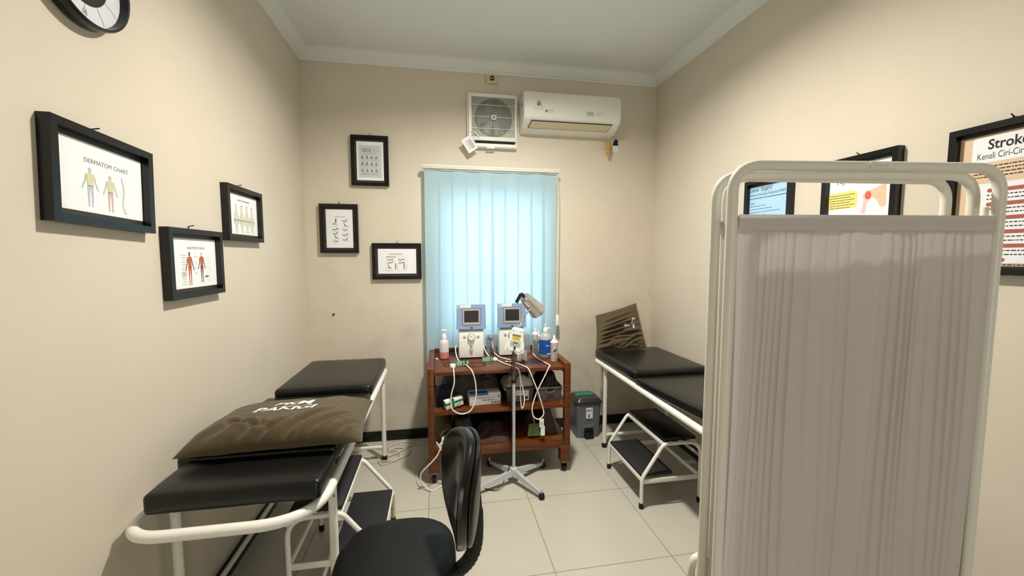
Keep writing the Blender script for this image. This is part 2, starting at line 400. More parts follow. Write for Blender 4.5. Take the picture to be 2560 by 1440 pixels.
# ------------------------------------------------------------------ pictures
TL = Matrix(((0, 0, 1, XL), (1, 0, 0, 0), (0, 1, 0, 0), (0, 0, 0, 1)))      # left wall: s=+Y, t=Z, n=+X
TB = Matrix(((1, 0, 0, 0), (0, 0, -1, YB), (0, 1, 0, 0), (0, 0, 0, 1)))     # far wall: s=+X, n=-Y
TR = Matrix(((0, 0, -1, XR), (-1, 0, 0, 0), (0, 1, 0, 0), (0, 0, 0, 1)))    # right wall: s=-Y, n=-X
def picture(T, s0, s1, t0, t1, pw, ph, draw, label, cat='picture', bw=.022, depth=.032, pmat='paper', hook=0, po=(0, 0), rot=0):
    cs, ct = (s0+s1)/2, (t0+t1)/2; W, H = (s1-s0)/2, (t1-t0)/2
    T2 = T @ Matrix.Translation((cs, ct, 0)) @ Matrix.Rotation(math.radians(rot), 4, 'Z'); base = T2 @ Vector((0, -H, 0))
    root = thing('framed_picture', base, label, cat)
    f = B()
    outer = [(-W, -H), (W, -H), (W, H), (-W, H)]; inner = [(-W+bw, -H+bw), (W-bw, -H+bw), (W-bw, H-bw), (-W+bw, H-bw)]
    vs = [(x, y, z) for z in (.001, depth) for x, y in outer]+[(x, y, z) for z in (.001, depth) for x, y in inner]
    fs = []
    for i in range(4):
        j = (i+1) % 4
        fs += [(i, j, 4+j, 4+i), (12+i, 12+j, 8+j, 8+i), (4+i, 4+j, 12+j, 12+i), (8+i, 8+j, j, i)]
    f.add(vs, fs, 'frame', T=T2); f.build('frame', root)
    m_ = B().prism([(-W+bw, -H+bw), (W-bw, -H+bw), (W-bw, H-bw), (-W+bw, H-bw)], .002, .008, 'mboard', T2); m_.build('backing_board', root)
    T3 = T2 @ Matrix.Translation((po[0], po[1], 0))
    p = B().prism([(-pw/2, -ph/2), (pw/2, -ph/2), (pw/2, ph/2), (-pw/2, ph/2)], .0082, .0092, pmat, T3)
    draw(p, T3, pw, ph); p.build('printed_sheet', root)
    if hook is not None:
        B().tube([T2 @ Vector((hook, H-.002, .001)), T2 @ Vector((hook, H+.012, .003)), T2 @ Vector((hook+.004, H+.016, .02))], .0022, 'black', 6).build('hanging_nail', root)
    return root
D0 = .0096
def figure(p, T, x, y, h, mh, mt, ma, ml, sc=1.0, D=D0):
    """standing human outline, feet at (x,y), height h"""
    u = h/8*sc
    p.disc(x, y+h-.55*h/8, .36*u, .55*h/8, D, mh, T, 14)
    p.rect(x-.16*u, x+.16*u, y+6.7*h/8, y+7.1*h/8, D-.0001, mh, T)
    p.poly([(x-.95*u, y+6.6*h/8), (x-.7*u, y+5.6*h/8), (x-.62*u, y+4.2*h/8), (x+.62*u, y+4.2*h/8), (x+.7*u, y+5.6*h/8), (x+.95*u, y+6.6*h/8), (x+.4*u, y+6.85*h/8), (x-.4*u, y+6.85*h/8)], D+.0002, mt, T)
    p.poly([(x-.62*u, y+4.3*h/8), (x-.55*u, y+3.7*h/8), (x, y+3.5*h/8), (x+.55*u, y+3.7*h/8), (x+.62*u, y+4.3*h/8)], D+.0002, ml, T)
    for s in (-1, 1):
        pts = [(x+s*.95*u, y+6.65*h/8), (x+s*1.25*u, y+5.3*h/8), (x+s*1.75*u, y+3.9*h/8), (x+s*1.5*u, y+3.75*h/8), (x+s*.95*u, y+5.1*h/8), (x+s*.72*u, y+6.0*h/8)]
        p.poly(pts if s < 0 else pts[::-1], D, ma, T); p.disc(x+s*1.68*u, y+3.65*h/8, .16*u, .22*h/8, D, ma, T, 10)
        pts = [(x+s*.66*u, y+4.25*h/8), (x+s*.6*u, y+2.4*h/8), (x+s*.5*u, y+.25*h/8), (x+s*.68*u, y), (x+s*.25*u, y), (x+s*.22*u, y+2.2*h/8), (x+s*.04*u, y+4.0*h/8)]
        p.poly(pts if s < 0 else pts[::-1], D+.0001, ml, T)
def tl(p, T, a, b, w, m='ink_grey', h=.0022, D=D0): p.rect(a, a+w, b-h/2, b+h/2, D, m, T)
def scrib(p, T, a, b, w, m='ink_grey', size=.006, D=D0):
    """a run of small word-like marks"""
    x = a; r = random.Random(int((a+b*7)*1e5))
    while x < a+w:
        k = r.uniform(.5, 1.6)*size; p.rect(x, min(x+k, a+w), b-size*.22, b+size*.22, D, m, T); x += k+size*.35
def d_derm(p, T, w, h):
    p.text('DERMATOM CHART', .008, .043, .0185, D0, 'ink_grey', T)
    figure(p, T, -.057, -.082, .112, 'fig_grey', 'fig_yellow', 'fig_grey', 'fig_blue', 1.15)
    figure(p, T, .016, -.087, .110, 'fig_grey', 'fig_yellow', 'fig_grey', 'fig_red', 1.15)
    sp = [(.062, .028), (.066, .008), (.070, -.018), (.066, -.04), (.064, -.058), (.07, -.078), (.078, -.086)]
    p.line([v[:2] for v in spl([(a, b_, 0) for a, b_ in sp], 5)], .0045, D0, 'fig_grey', T)
    for k in range(12): p.line([(.072, .024-k*.0085), (.079, .022-k*.0085)], .0015, D0, 'ink_pale', T)
def d_anat(p, T, w, h):
    p.text('ANATOMI TUBUH', 0, .056, .0150, D0, 'ink_grey', T)
    figure(p, T, -.048, -.088, .134, 'muscle_dark', 'muscle', 'muscle_dark', 'muscle', .95)
    figure(p, T, .036, -.080, .126, 'fig_grey', 'muscle', 'muscle_dark', 'muscle_dark', .95)
    for k in range(13):
        scrib(p, T, -.103+(k % 3)*.004, .032-k*.0095, .03, 'ink_grey', .004); scrib(p, T, .072, .034-k*.0095, .028+(k % 2)*.01, 'ink_pale', .004)
        if k < 8: scrib(p, T, -.018, .036-k*.011, .024, 'ink_grey' if k % 2 else 'ink_pale', .004)
    p.rect(-.103, -.075, -.05, -.034, D0, 'ink_pale', T); p.rect(.056, .082, -.062, -.054, D0, 'ink_grey', T)
def d_knee(p, T, w, h):
    p.text('KNEE OSTEOARTHRITIS', 0, .066, .0125, D0, 'ink', T)
    for k in range(4):
        x = -.085+k*.057
        p.text('I II III IV'.split()[k], x, .050, .008, D0, 'ink_grey', T); tl(p, T, x-.009, .043, .018, 'ink', .003)
        p.poly([(x-.008, .038), (x-.010, .015), (x-.024, -.012), (x-.026, -.024), (x-.012, -.03), (x, -.024), (x+.012, -.03), (x+.026, -.024), (x+.024, -.012), (x+.010, .015), (x+.008, .038)], D0, 'bone', T)
        p.line([(x-.025, -.025), (x-.012, -.033), (x, -.027), (x+.012, -.033), (x+.025, -.025)], .0042-.0006*k, D0+.0001, 'ink_grey', T)
        p.poly([(x-.025, -.03), (x-.018, -.05), (x-.012, -.078), (x+.012, -.078), (x+.018, -.05), (x+.025, -.03), (x, -.036)], D0, 'bone', T)
        for s in (-1, 1): p.line([(x+s*.026, -.026), (x+s*.019, -.05)], .002, D0+.0001, 'ink_grey', T)
        for q in range(3): scrib(p, T, x-.018, -.084-q*.005, .036, 'ink_pale' if q else 'ink_grey', .004)
def d_neck(p, T, w, h):
    p.rect(-.083, .083, -.125, .118, D0-.0002, 'ink_pale', T)
    p.text('NECK', -.061, .068, .040, D0, 'ink_grey', T, 'LEFT', width=.072, bold=.0006)
    for k in range(3): scrib(p, T, .016, .090-k*.011, .036+.006*(k == 1), 'ink_grey', .005)
    scrib(p, T, -.048, .056, .092, 'ink_grey', .006); scrib(p, T, -.046, .048, .09, 'ink_pale', .004)
    for r in range(3):
        for c in range(4):
            x = -.057+c*.034; y = .034-r*.049; m_ = 'ink' if (c < 2 and r < 2) else 'ink_grey'
            p.disc(x, y, .0045, .0055, D0, m_, T, 10); p.poly([(x-.011, y-.016), (x+.011, y-.016), (x+.005, y-.006), (x-.005, y-.006)], D0, 'ink_grey', T)
        for c in range(2): scrib(p, T, -.056+c*.066, .008-r*.049, .04, 'ink' if r == 1 and c else 'ink_grey', .005)
    tl(p, T, -.064, -.098, .06, 'ink_grey', .003); tl(p, T, .002, -.098, .056, 'ink_grey', .003)
def stick(p, T, x, y, k, m='ink'):
    s = [[(-.018, 0), (.004, .002), (.013, .012), (.02, .003)], [(-.016, 0), (.006, 0), (.012, .016)], [(-.006, .016), (-.002, 0), (.016, 0)], [(-.016, .006), (0, .003), (.016, .008)]][k % 4]
    p.line([(x+a, y+b_) for a, b_ in s], .0048, D0, m, T); p.disc(x+s[0][0]-.003, y+s[0][1]+.003, .0032, .0032, D0, m, T, 8)
def d_lumb(p, T, w, h):
    p.text('LUMBAR EXERCISE', .004, .087, .0095, D0, 'ink', T)
    p.poly([(-.032, .045), (-.024, .048), (-.021, .075), (-.027, .078)], D0, 'ink', T); p.line([(-.024, .048), (-.024, .025)], .004, D0, 'ink_grey', T); p.disc(-.040, .036, .008, .006, D0, 'ink_grey', T, 10)
    scrib(p, T, -.052, .017, .044, 'ink_grey', .004)
    for k in range(4): stick(p, T, -.028, -.008-k*.031, k, 'ink'); scrib(p, T, -.048, -.018-k*.031, .042, 'ink_grey', .004)
    for k in range(5): stick(p, T, .042, .058-k*.036, k+1, 'ink'); scrib(p, T, .022, .049-k*.036, .046, 'ink_grey', .004)
def d_kexe(p, T, w, h):
    p.text('KNEE EXERCISE', -.012, .050, .0150, D0, 'ink', T)
    p.rect(-.088, .075, -.078, .036, D0-.0002, 'ink_pale', T); p.rect(-.086, .073, -.076, .034, D0-.0001, 'paper', T)
    tl(p, T, -.086, .034, .078, 'ink', .004)
    for x, y, k in ((-.058, .010, 0), (.026, .010, 0), (-.056, -.014, 1), (.028, -.014, 0)):
        p.line([(x-.020, y), (x+.006, y-.001), (x+.018, y+.008), (x+.03, y)] if k == 0 else [(x-.02, y), (x+.006, y), (x+.027, y+.013)], .0055, D0, 'muscle_dark', T); scrib(p, T, x-.02, y+.012, .03, 'ink_grey', .004)
    p.line([(-.070, -.024), (-.066, -.050), (-.045, -.051)], .006, D0, 'muscle_dark', T); p.rect(-.076, -.052, -.064, -.054, D0, 'pale_yellow', T)
    for x in (-.014, .05):
        p.line([(x, -.014), (x, -.036), (x, -.064)], .0052, D0, 'ink', T); p.line([(x+.001, -.034), (x+.014, -.042), (x+.014, -.066)], .0025, D0, 'ink_grey', T)
        scrib(p, T, x+.004, -.028, .026, 'ink_grey', .004)
    scrib(p, T, -.086, -.072, .05, 'ink_grey', .004)
def d_saraf(p, T, w, h):
    t = h/2
    p.text('SARAF TERJEPIT', -w/2+.008, t-.030, .034, D0, 'ink', T, 'LEFT', width=.165)
    p.text('(Hernia Nucleus Pulposus/HNP)', -w/2+.008, t-.053, .021, D0, 'ink_blue', T, 'LEFT', width=.255)
    p.rect(-w/2, w/2, t-.069, t-.0655, D0, 'ink_blue', T)
    p.text('Gejala:', -w/2+.008, t-.098, .014, D0, 'ink_blue', T, 'LEFT')
    for k in range(14): scrib(p, T, -w/2+.008, t-.112-k*.018, .12+.05*((k*7) % 3), 'ink_blue', .007)
def d_should(p, T, w, h):
    t = h/2
    p.text('Nyeri Bahu', -.02, t-.080, .035, D0, 'ink_maroon', T)
    bx = rrect(-.138, .0, t-.195, t-.118, .014); p.poly(bx, D0, 'pale_yellow', T)
    for k in range(6): scrib(p, T, -.130, t-.132-k*.0115, .118-.02*(k % 2), 'ink', .007, D0+.0001)
    ox = .040; oy = t-.150
    p.poly([(ox-.022, oy-.075), (ox-.012, oy-.02), (ox-.02, oy+.004), (ox+.0, oy+.024), (ox+.028, oy+.022), (ox+.02, oy-.01), (ox+.004, oy-.03), (ox-.002, oy-.075)], D0, 'pink', T)
    p.poly([(ox+.012, oy+.022), (ox+.05, oy+.035), (ox+.078, oy+.045), (ox+.080, oy-.05), (ox+.062, oy-.055), (ox+.04, oy-.02), (ox+.018, oy-.004)], D0+.0001, 'skin', T)
    p.disc(ox+.006, oy+.002, .014, .018, D0+.0002, 'red', T, 18)
    for k in range(10): scrib(p, T, -.11, t-.26-k*.015, .2, 'ink_grey', .008)
def d_stroke(p, T, w, h):
    t = h/2; l = -w/2
    p.poly(rrect(l+.036, w/2-.01, t-.094, t-.006, .012), D0, 'paper', T)
    p.text('Stroke!', l+.077, t-.050, .046, D0+.0002, 'ink', T, 'LEFT', bold=.0010, width=.108)
    p.text('Kenali Ciri-Cirinya', l+.050, t-.082, .031, D0+.0002, 'ink', T, 'LEFT', width=.145)
    for k in range(4): scrib(p, T, l+.045, t-.108-k*.0115, .19, 'ink_maroon', .008, D0+.0002)
    p.poly(rrect(l+.03, w/2-.006, -h/2+.01, t-.165, .01), D0+.0001, 'paper', T)
    y = t-.19
    for k in range(6):
        p.poly(rrect(l+.085, l+.085+(.13 if k < 5 else .06), y-.0065, y+.0065, .006), D0+.0003, 'ink_red', T)
        for q in range(2): scrib(p, T, l+.085, y-.016-q*.013, .14, 'ink', .008, D0+.0003)
        y -= .047
picture(TL, 1.246, 1.624, 1.584, 1.857, .303, .198, d_derm, 'nearest black frame on left wall with dermatome chart of two standing figures', hook=-.02, po=(.014, .002), rot=-2.2)
picture(TL, 1.688, 2.062, 1.335, 1.607, .300, .198, d_anat, 'lower black frame on left wall showing two orange muscle anatomy figures', hook=-.01, po=(.018, 0))
picture(TL, 2.130, 2.510, 1.574, 1.842, .304, .198, d_knee, 'black frame on left wall nearest the room corner showing four knee joints', hook=-.02, po=(.018, 0))
picture(TB, -.650, -.375, 2.039, 2.415, .198, .292, d_neck, 'topmost black frame on far wall with grey neck exercise sheet', hook=.0)
picture(TB, -.890, -.612, 1.523, 1.895, .194, .292, d_lumb, 'upright black frame on far wall with ten small exercise drawings', hook=-.0)
picture(TB, -.515, -.140, 1.317, 1.600, .292, .196, d_kexe, 'landscape black frame on far wall closest to the blue blind', hook=.0)
picture(TR, -2.222, -1.891, 1.44, 1.942, .286, .44, d_saraf, 'black frame on right wall with light blue sheet behind the folding screen', pmat='paper_blue', po=(-.006, -.006))
picture(TR, -1.711, -1.380, 1.44, 1.945, .286, .44, d_should, 'middle black frame on right wall with red shoulder drawing and yellow box', hook=-.02, po=(-.006, 0))
picture(TR, -1.214, -.883, 1.437, 1.945, .290, .446, d_stroke, 'tan poster headed Stroke in black frame, nearest camera on right wall', pmat='paper_tan', hook=-.015, po=(0, -.002))

# ------------------------------------------------------------------ clock
cy, cz, cr = 1.40, 2.298, .150
TC = TL @ Matrix.Translation((cy, cz, 0))
root = thing('wall_clock', (XL, cy, cz-cr), 'round black wall clock with white dial ring high on left wall', 'clock')
b = B(); n = 72
prof = [(cr-.004, .001), (cr, .006), (cr, .040), (cr-.003, .046), (cr-.009, .045), (cr-.011, .023)]
vs = [(r*math.cos(2*PI*k/n), r*math.sin(2*PI*k/n), h) for r, h in prof for k in range(n)]
fs = [(i*n+k, i*n+(k+1) % n, (i+1)*n+(k+1) % n, (i+1)*n+k) for i in range(len(prof)-1) for k in range(n)]
b.add(vs, fs, 'black', True, TC); b.build('rim', root)
b = B().disc(0, 0, cr-.0105, cr-.0105, .0235, 'clockw', TC, 64)
rn = ['XII', 'I', 'II', 'III', 'IIII', 'V', 'VI', 'VII', 'VIII', 'IX', 'X', 'XI']
for k in range(12):
    a = PI/2-k*PI/6; T = TC @ Matrix.Rotation(a-PI/2, 4, 'Z')
    b.line([(0, .089), (.001, .104), (-.002, .116), (.001, .134)], .0014, .0240, 'ink_grey', T)
    if k % 3 == 0: b.text(rn[k], 0, .103, .02, .0241, 'ink_grey', T)
b.build('dial', root)
B().disc(0, 0, .087, .087, .0246, 'clockb', TC, 48).build('dial_center', root)
b = B(); b.line([(0, 0), (.006, -.074)], .006, .027, 'clockw', TC); b.line([(0, 0), (-.035, .03)], .007, .0282, 'clockw', TC); b.disc(0, 0, .008, .008, .029, 'clockw', TC); b.build('hands', root)

# ------------------------------------------------------------------ exhaust fan, air conditioner, socket
FX0, FX1, FZ0, FZ1, FY = .243, .622, 2.412, 2.772, 3.292
root = thing('exhaust_fan', (.43, YB, 2.36), 'square white wall exhaust fan with fine vertical grille below cornice', 'fan')
B().box(FX0-.012, FX1+.008, FY+.022, YB-.001, 2.362, FZ1+.002, 'ac', .004).box(FX0, FX1, FY+.008, FY+.03, FZ0-.048, FZ0-.020, 'white', .004).build('housing', root)
b = B(); w_ = .022
b.box(FX0, FX1, FY, FY+.03, FZ1-.026, FZ1, 'ac', .003).box(FX0, FX1, FY, FY+.03, FZ0, FZ0+.030, 'ac', .003)
b.box(FX0, FX0+w_, FY, FY+.03, FZ0+.03, FZ1-.026, 'ac').box(FX1-.012, FX1, FY, FY+.03, FZ0+.03, FZ1-.026, 'ac'); b.build('front_frame', root)
b = B(); cx, cz2 = (FX0+FX1)/2+.008, (FZ0+FZ1)/2; n = 40
b.box(FX0+w_, FX1-.012, FY+.016, FY+.02, FZ0+.03, FZ1-.026, 'grille'); b.build('panel', root)
b = B(); b.lathe([(.135, 0), (.150, -.0008)], (cx, FY+.0155, cz2), 'fan', 40, 'y')
for k in range(7):
    T = Matrix.Translation((cx, FY+.0140, cz2)) @ Matrix.Rotation(k*2*PI/7, 4, 'Y')
    b.add([(-.014, 0, .02), (.014, 0, .02), (.05, .0008, .13), (-.02, -.0008, .135)], [(0, 1, 2, 3)], 'clockb', T=T)
b.build('fan_blades', root)
b = B(); k = 0; x = FX0+w_+.006
while x < FX1-.014: b.box(x, x+.003, FY+.004, FY+.010, FZ0+.03, FZ1-.026, 'grille'); x += .0092
for z in (2.505, 2.595, 2.685): b.box(FX0+w_, FX1-.012, FY+.001, FY+.004, z-.0014, z+.0014, 'ac')
b.build('grille', root)
B().box(cx-.018, cx+.018, FY-.004, FY+.003, cz2-.018, cz2+.018, 'ac', .002).box(cx-.010, cx+.010, FY-.0046, FY-.003, cz2-.010, cz2+.010, 'grey').build('badge', root)
B().box(FX0+.05, FX1-.01, FY+.012, FY+.026, FZ0-.020, FZ0-.002, 'dark').box(FX0+.14, FX0+.205, FY+.0, FY+.012, FZ0-.060, FZ0-.050, 'white', .002).build('lower_vent', root)
b = B(); T = Matrix.Translation((.246, FY-.018, 2.372)) @ Matrix.Rotation(math.radians(-34), 4, 'Y') @ Matrix.Rotation(math.radians(8), 4, 'X') @ Matrix(((1, 0, 0, 0), (0, 0, -1, 0), (0, 1, 0, 0), (0, 0, 0, 1)))
b.prism([(-.042, -.056), (.042, -.056), (.042, .056), (-.042, .056)], -.001, .001, 'card', T)
for q in range(7): scrib(b, T, -.028 if q % 2 else -.024, .032-q*.011, .05, 'ink_grey', .007, .0014)
b.rect(.0, .03, -.04, .03, .0012, 'ink_pale', T)
o = solo(b, 'hanging_tag', (.246, FY-.018, 2.33), 'white printed card tag dangling from lower left corner of exhaust fan', 'tag')
B().tube([(.262, FY-.017, 2.408), (.28, FY-.006, 2.44), (.256, FY-.004, 2.475), (.30, FY-.005, 2.462), (.325, FY-.004, 2.43)], .0045, 'white', 6).build('plastic_tie', o)
AX0, AX1 = .655, 1.446
root = thing('air_conditioner', (1.05, YB, 2.43), 'white split air conditioner high on far wall right of exhaust fan', 'air conditioner')
prof = [(YB, 2.755), (3.20, 2.765), (3.165, 2.762), (3.150, 2.745), (3.145, 2.66), (3.147, 2.585), (3.153, 2.566), (3.165, 2.553), (3.235, 2.514), (3.275, 2.498), (YB, 2.492)]
def acx(s, y, z):  # slight pillowing at the ends
    return s
vs = []; fs = []; npf = len(prof)
xs = [(AX0, .90), (AX0+.006, .975), (AX0+.02, 1), (AX1-.02, 1), (AX1-.006, .975), (AX1, .90)]
for x, k in xs:
    for y, z in prof: vs.append((x, YB-(YB-y)*(1-(1-k)*.35), 2.608+(z-2.608)*(1-(1-k)*.6)))
for i in range(len(xs)-1):
    for q in range(npf-1): fs.append((i*npf+q, i*npf+q+1, (i+1)*npf+q+1, (i+1)*npf+q))
fs.append(tuple(range(npf))[::-1]); fs.append(tuple((len(xs)-1)*npf+q for q in range(npf)))
b = B().add(vs, fs, 'ac', True); b.build('casing', root)
def flapq(x0, x1, e0, e1, off, m, bb):
    # quad lying on the sloping vent face between prof points (3.155,2.552) and (3.235,2.478)
    A, Bp = Vector((0, 3.165, 2.553)), Vector((0, 3.235, 2.514)); nrm = Vector((0, -.487, -.873))
    P = lambda x, t: (x, (A.y+(Bp.y-A.y)*t)+nrm.y*off, (A.z+(Bp.z-A.z)*t)+nrm.z*off)
    bb.add([P(x0[0], e0), P(x1[0], e0), P(x1[1], e1), P(x0[1], e1)], [(0, 3, 2, 1)], m)
b = B(); flapq((AX0+.062, AX0+.046), (AX1-.062, AX1-.088), .02, 1.02, .006, 'dark', b); flapq((AX0+.066, AX0+.051), (AX1-.068, AX1-.093), .10, .96, .008, 'acflap', b); b.build('air_flap', root)
TA = Matrix(((1, 0, 0, 0), (0, 0, -1, 3.1455), (0, 1, 0, 0), (0, 0, 0, 1)))
b = B(); rr, a0, a1 = .0205, -.15*PI, .62*PI
b.line([(.765+rr*math.cos(a0+(a1-a0)*k/14), 2.662+rr*math.sin(a0+(a1-a0)*k/14)) for k in range(15)], .008, .0025, 'ink_grey', TA)
b.disc(.765, 2.662, .011, .011, .0025, 'ink_grey', TA)
for q in range(3): scrib(b, TA, .735, 2.642-q*.009, .07, 'ink_pale', .007, .0026)
b.build('printed_logo', root)
b = B().rect(.822, .838, 2.606, 2.624, .0025, 'ink_grey', TA)
for q in range(3): scrib(b, TA, .845, 2.624-q*.008, .045, 'ink_grey' if q == 0 else 'ink_pale', .006, .0026)
b.build('printed_label', root)
b = B().rect(1.155, 1.215, 2.598, 2.630, .0024, 'ink_pale', TA)
for q in range(3): scrib(b, TA, 1.16, 2.622-q*.009, .05, 'ink_grey', .006, .0027); scrib(b, TA, 1.24, 2.624-q*.009, .05, 'ink_pale', .006, .0027)
b.build('printed_label', root)
B().box(AX0-.001, AX0+.003, 3.23, 3.25, 2.67, 2.70, 'dark').build('side_clip', root)
b = B(); b.tube(spl([(1.402, 3.29, 2.505), (1.402, 3.29, 2.485), (1.404, 3.29, 2.46)], 4), .003, 'cord', 6)
b.grid(lambda u, v: (1.404+(.005+.020*math.sin(PI*min(1, .12+v*.9))**.7)*math.cos(2*PI*u)*(1+.22*NZ(u*6, v*7)), 3.29+.016*math.sin(PI*min(1, .1+v*.9))*math.sin(2*PI*u)*(1+.3*NZ(u*5, v*9)), 2.465-.135*v), 18, 16, 'tapeb', wrapu=True)
solo(b, 'tape_bundle', (1.404, 3.29, 2.33), 'yellowed tape bundle dangling under right end of air conditioner', 'tape')
HM = Matrix.Translation((.045, 0, .075))
b = B(); TBH = TB @ Matrix.Translation((.045, .078, 0)); b.poly([(1.420, 2.360), (1.470, 2.360), (1.466, 2.40), (1.455, 2.42), (1.445, 2.410), (1.430, 2.392)], .003, 'dark', TBH)
b.poly([(1.425, 2.305), (1.465, 2.31), (1.473, 2.358), (1.421, 2.358)], .002, 'ceiling', TBH)
b.tube(spl([(1.41, YB-.03, 2.50), (1.45, YB-.012, 2.488), (1.485, YB-.008, 2.50), (1.515, YB-.006, 2.48)], 5), .004, 'alu', 6)
solo(b, 'pipe_hole', (1.49, YB, 2.38), 'ragged black pipe hole in far wall below right end of air conditioner', 'pipe hole')
root = thing('wall_socket', (.431, YB, 2.868), 'small cream wall socket under the cornice above exhaust fan', 'socket')
B().box(.386, .476, YB-.022, YB-.001, 2.868, 2.938, 'sock', .004).build('plate', root)
B().lathe([(.019, 0), (.019, -.003), (.015, -.003), (.014, .001)], (.433, YB-.0225, 2.905), 'clockb', 20, 'y').box(.421, .445, YB-.028, YB-.0225, 2.902, 2.908, 'sock').build('outlet', root)
solo(B().lathe([(.009, 0), (.009, -.006), (.004, -.010)], (-.818, YB-.001, 1.046), 'brown', 14, 'y'), 'wall_plug', (-.818, YB, 1.037), 'small brown plug in far wall above left treatment bed', 'wall plug')

# ------------------------------------------------------------------ blind
root = thing('vertical_blind', (.43, YB-.06, .70), 'pale blue vertical blind covering the window behind the wooden trolley', 'blind')
BY = 3.275
B().box(-.118, .972, BY-.022, BY+.022, 2.172, 2.200, 'alu', .004).box(-.118, .972, BY-.024, BY-.02, 2.188, 2.2, 'alu').build('headrail', root)
for bx_ in (.0, .84): B().box(bx_, bx_+.014, BY-.02, YB-.001, 2.197, 2.207, 'alu').build('bracket', root)
ns = 10; x0 = -.102; step_ = (.945-x0)/ns
for k in range(ns):
    xa = x0+k*step_-.004; xb = x0+(k+1)*step_+.014
    tw = (.5+.5*math.sin(k*2.3+1))*.009+.003
    lean = .012*math.sin(k*1.7)
    bz = .64
    def sl(u, v, xa=xa, xb=xb, tw=tw, lean=lean, k=k):
        z = 2.165+(bz-2.165)*v
        f = min(1, v*2.2)
        x = xa+(xb-xa)*u+lean*v*(-1 if k % 2 else 1)
        y = BY+.004+(u-.5)*2*tw*f*(1 if k % 2 else .7)+.0022*math.sin(PI*u)*(1 if k % 2 else -1)+(k % 2)*.004
        return (x, y, z)
    B().grid(sl, 8, 24, 'blind').build('slat', root)
b = B()
b.tube(spl([(.955, BY-.006, 2.172), (.965, BY-.016, 1.9), (.968, BY-.012, 1.4), (.964, BY-.012, 1.0)], 6), .0035, 'cord', 6)
b.tube(spl([(.967, BY-.006, 2.172), (.975, BY-.010, 1.9), (.974, BY-.008, 1.4), (.972, BY-.008, 1.0)], 6), .003, 'cord', 6)
b.build('pull_cord', root)
B().lathe([(.009, .045), (.012, .04), (.0165, -.03), (.015, -.045), (.006, -.048)], (.968, BY-.006, .965), 'white', 16).build('cord_weight', root)

# ------------------------------------------------------------------ treatment beds
def cushion(x0, x1, y0, y1, zt0, zt1, th, name, root, m='vinyl', bev=.022):
    """slab with rounded edges, top height zt0 at y0 and zt1 at y1"""
    bm = bmesh.new(); bmesh.ops.create_cube(bm, size=1)
    for v in bm.verts: v.co = Vector(((x0+x1)/2+v.co.x*(x1-x0), (y0+y1)/2+v.co.y*(y1-y0), v.co.z*th))
    bmesh.ops.bevel(bm, geom=bm.edges[:], offset=bev, segments=4, affect='EDGES', profile=.5)
    for f_ in range(3): bmesh.ops.subdivide_edges(bm, edges=[e for e in bm.edges if e.calc_length() > .09], cuts=1, use_grid_fill=True)
    for v in bm.verts:
        t = (v.co.y-y0)/(y1-y0); c = zt0+(zt1-zt0)*t-th/2
        pu = max(0, 1-abs((v.co.x-(x0+x1)/2)/((x1-x0)/2))**4)*max(0, 1-abs(2*t-1)**4)
        v.co.z += c+(.006*pu if v.co.z > 0 else 0)+.0022*NZ(v.co.x*9, v.co.y*9, x0)
    return B().bm(bm, m, True).build(name, root)
def bed(sx, label):
    """sx=0: left bed; 1: right bed"""
    xa, xb = (-.966, -.405) if sx == 0 else (1.248, 1.800)
    outer, inner = (xb, xa) if sx == 0 else (xa, xb)
    y0, y1, zr, r = 1.340, 3.115, .652, .0182
    root = thing('treatment_bed', ((xa+xb)/2, 2.24, 0), label, 'treatment bed')
    loop = [(xa, y0, zr), (xb, y0, zr), (xb, y1, zr), (xa, y1, zr)]
    rr = [.13, .19, .06, .06]
    b = B().tube(rpath(loop, rr, 9, True), r, 'enamel', 14, True)
    for y in (1.60, 2.10, 2.62, 2.98): b.box(xa+.01, xb-.01, y-.012, y+.012, zr-.004, zr+.012, 'enamel')
    b.build('bed_frame', root)
    ya, yb_ = 1.60, (3.02 if sx == 0 else 2.93)
    for x in (xa, xb):
        for y in (ya, yb_):
            lx = x+(.012 if x == xa else -.012)
            l = B().tube([(lx, y, .02), (lx, y, zr-.006)], .0165, 'enamel', 12); l = l.build('leg', root)
            B().lathe([(.019, 0), (.020, .004), (.020, .034), (.0165, .036)], (lx, y, 0), 'rubber', 14).build('rubber_foot', l)
            sgn = -1 if x == xa else 1
            B().box(lx-.006, lx+.006, y-.022, y+.022, zr-.085, zr-.010, 'enamel', .003).lathe([(.006, -.012), (.006, .012)], (lx, y-.012, zr-.065), 'screw', 8, 'x').build('leg_bracket', root)
    for y in (ya, yb_):
        B().tube([(xa+.012, y, .10), (xb-.012, y, .10)], .0125, 'enamel', 10).build('cross_bar', root)
    B().tube([(inner+(.012 if sx == 0 else -.012), ya, .10), (inner+(.012 if sx == 0 else -.012), yb_, .10)], .0115, 'enamel', 10).build('stretcher', root)
    mx0, mx1 = (-.926, -.402) if sx == 0 else (1.245, 1.795)
    cushion(mx0, mx1, 1.395, 1.615, .754, .752, .069, 'mattress_section', root, bev=.017)
    cushion(mx0-(.03 if sx == 0 else 0), mx1, 1.62, 2.425, .768, .712, .064, 'mattress_section', root, bev=.018)
    cushion(mx0, mx1, 2.43, 3.125, .750, .742, .074, 'mattress_section', root)
    return root
bed(0, 'treatment bed with white tube frame and black vinyl along left wall')
bed(1, 'treatment bed with white tube frame and black vinyl along right wall, beside the bin')

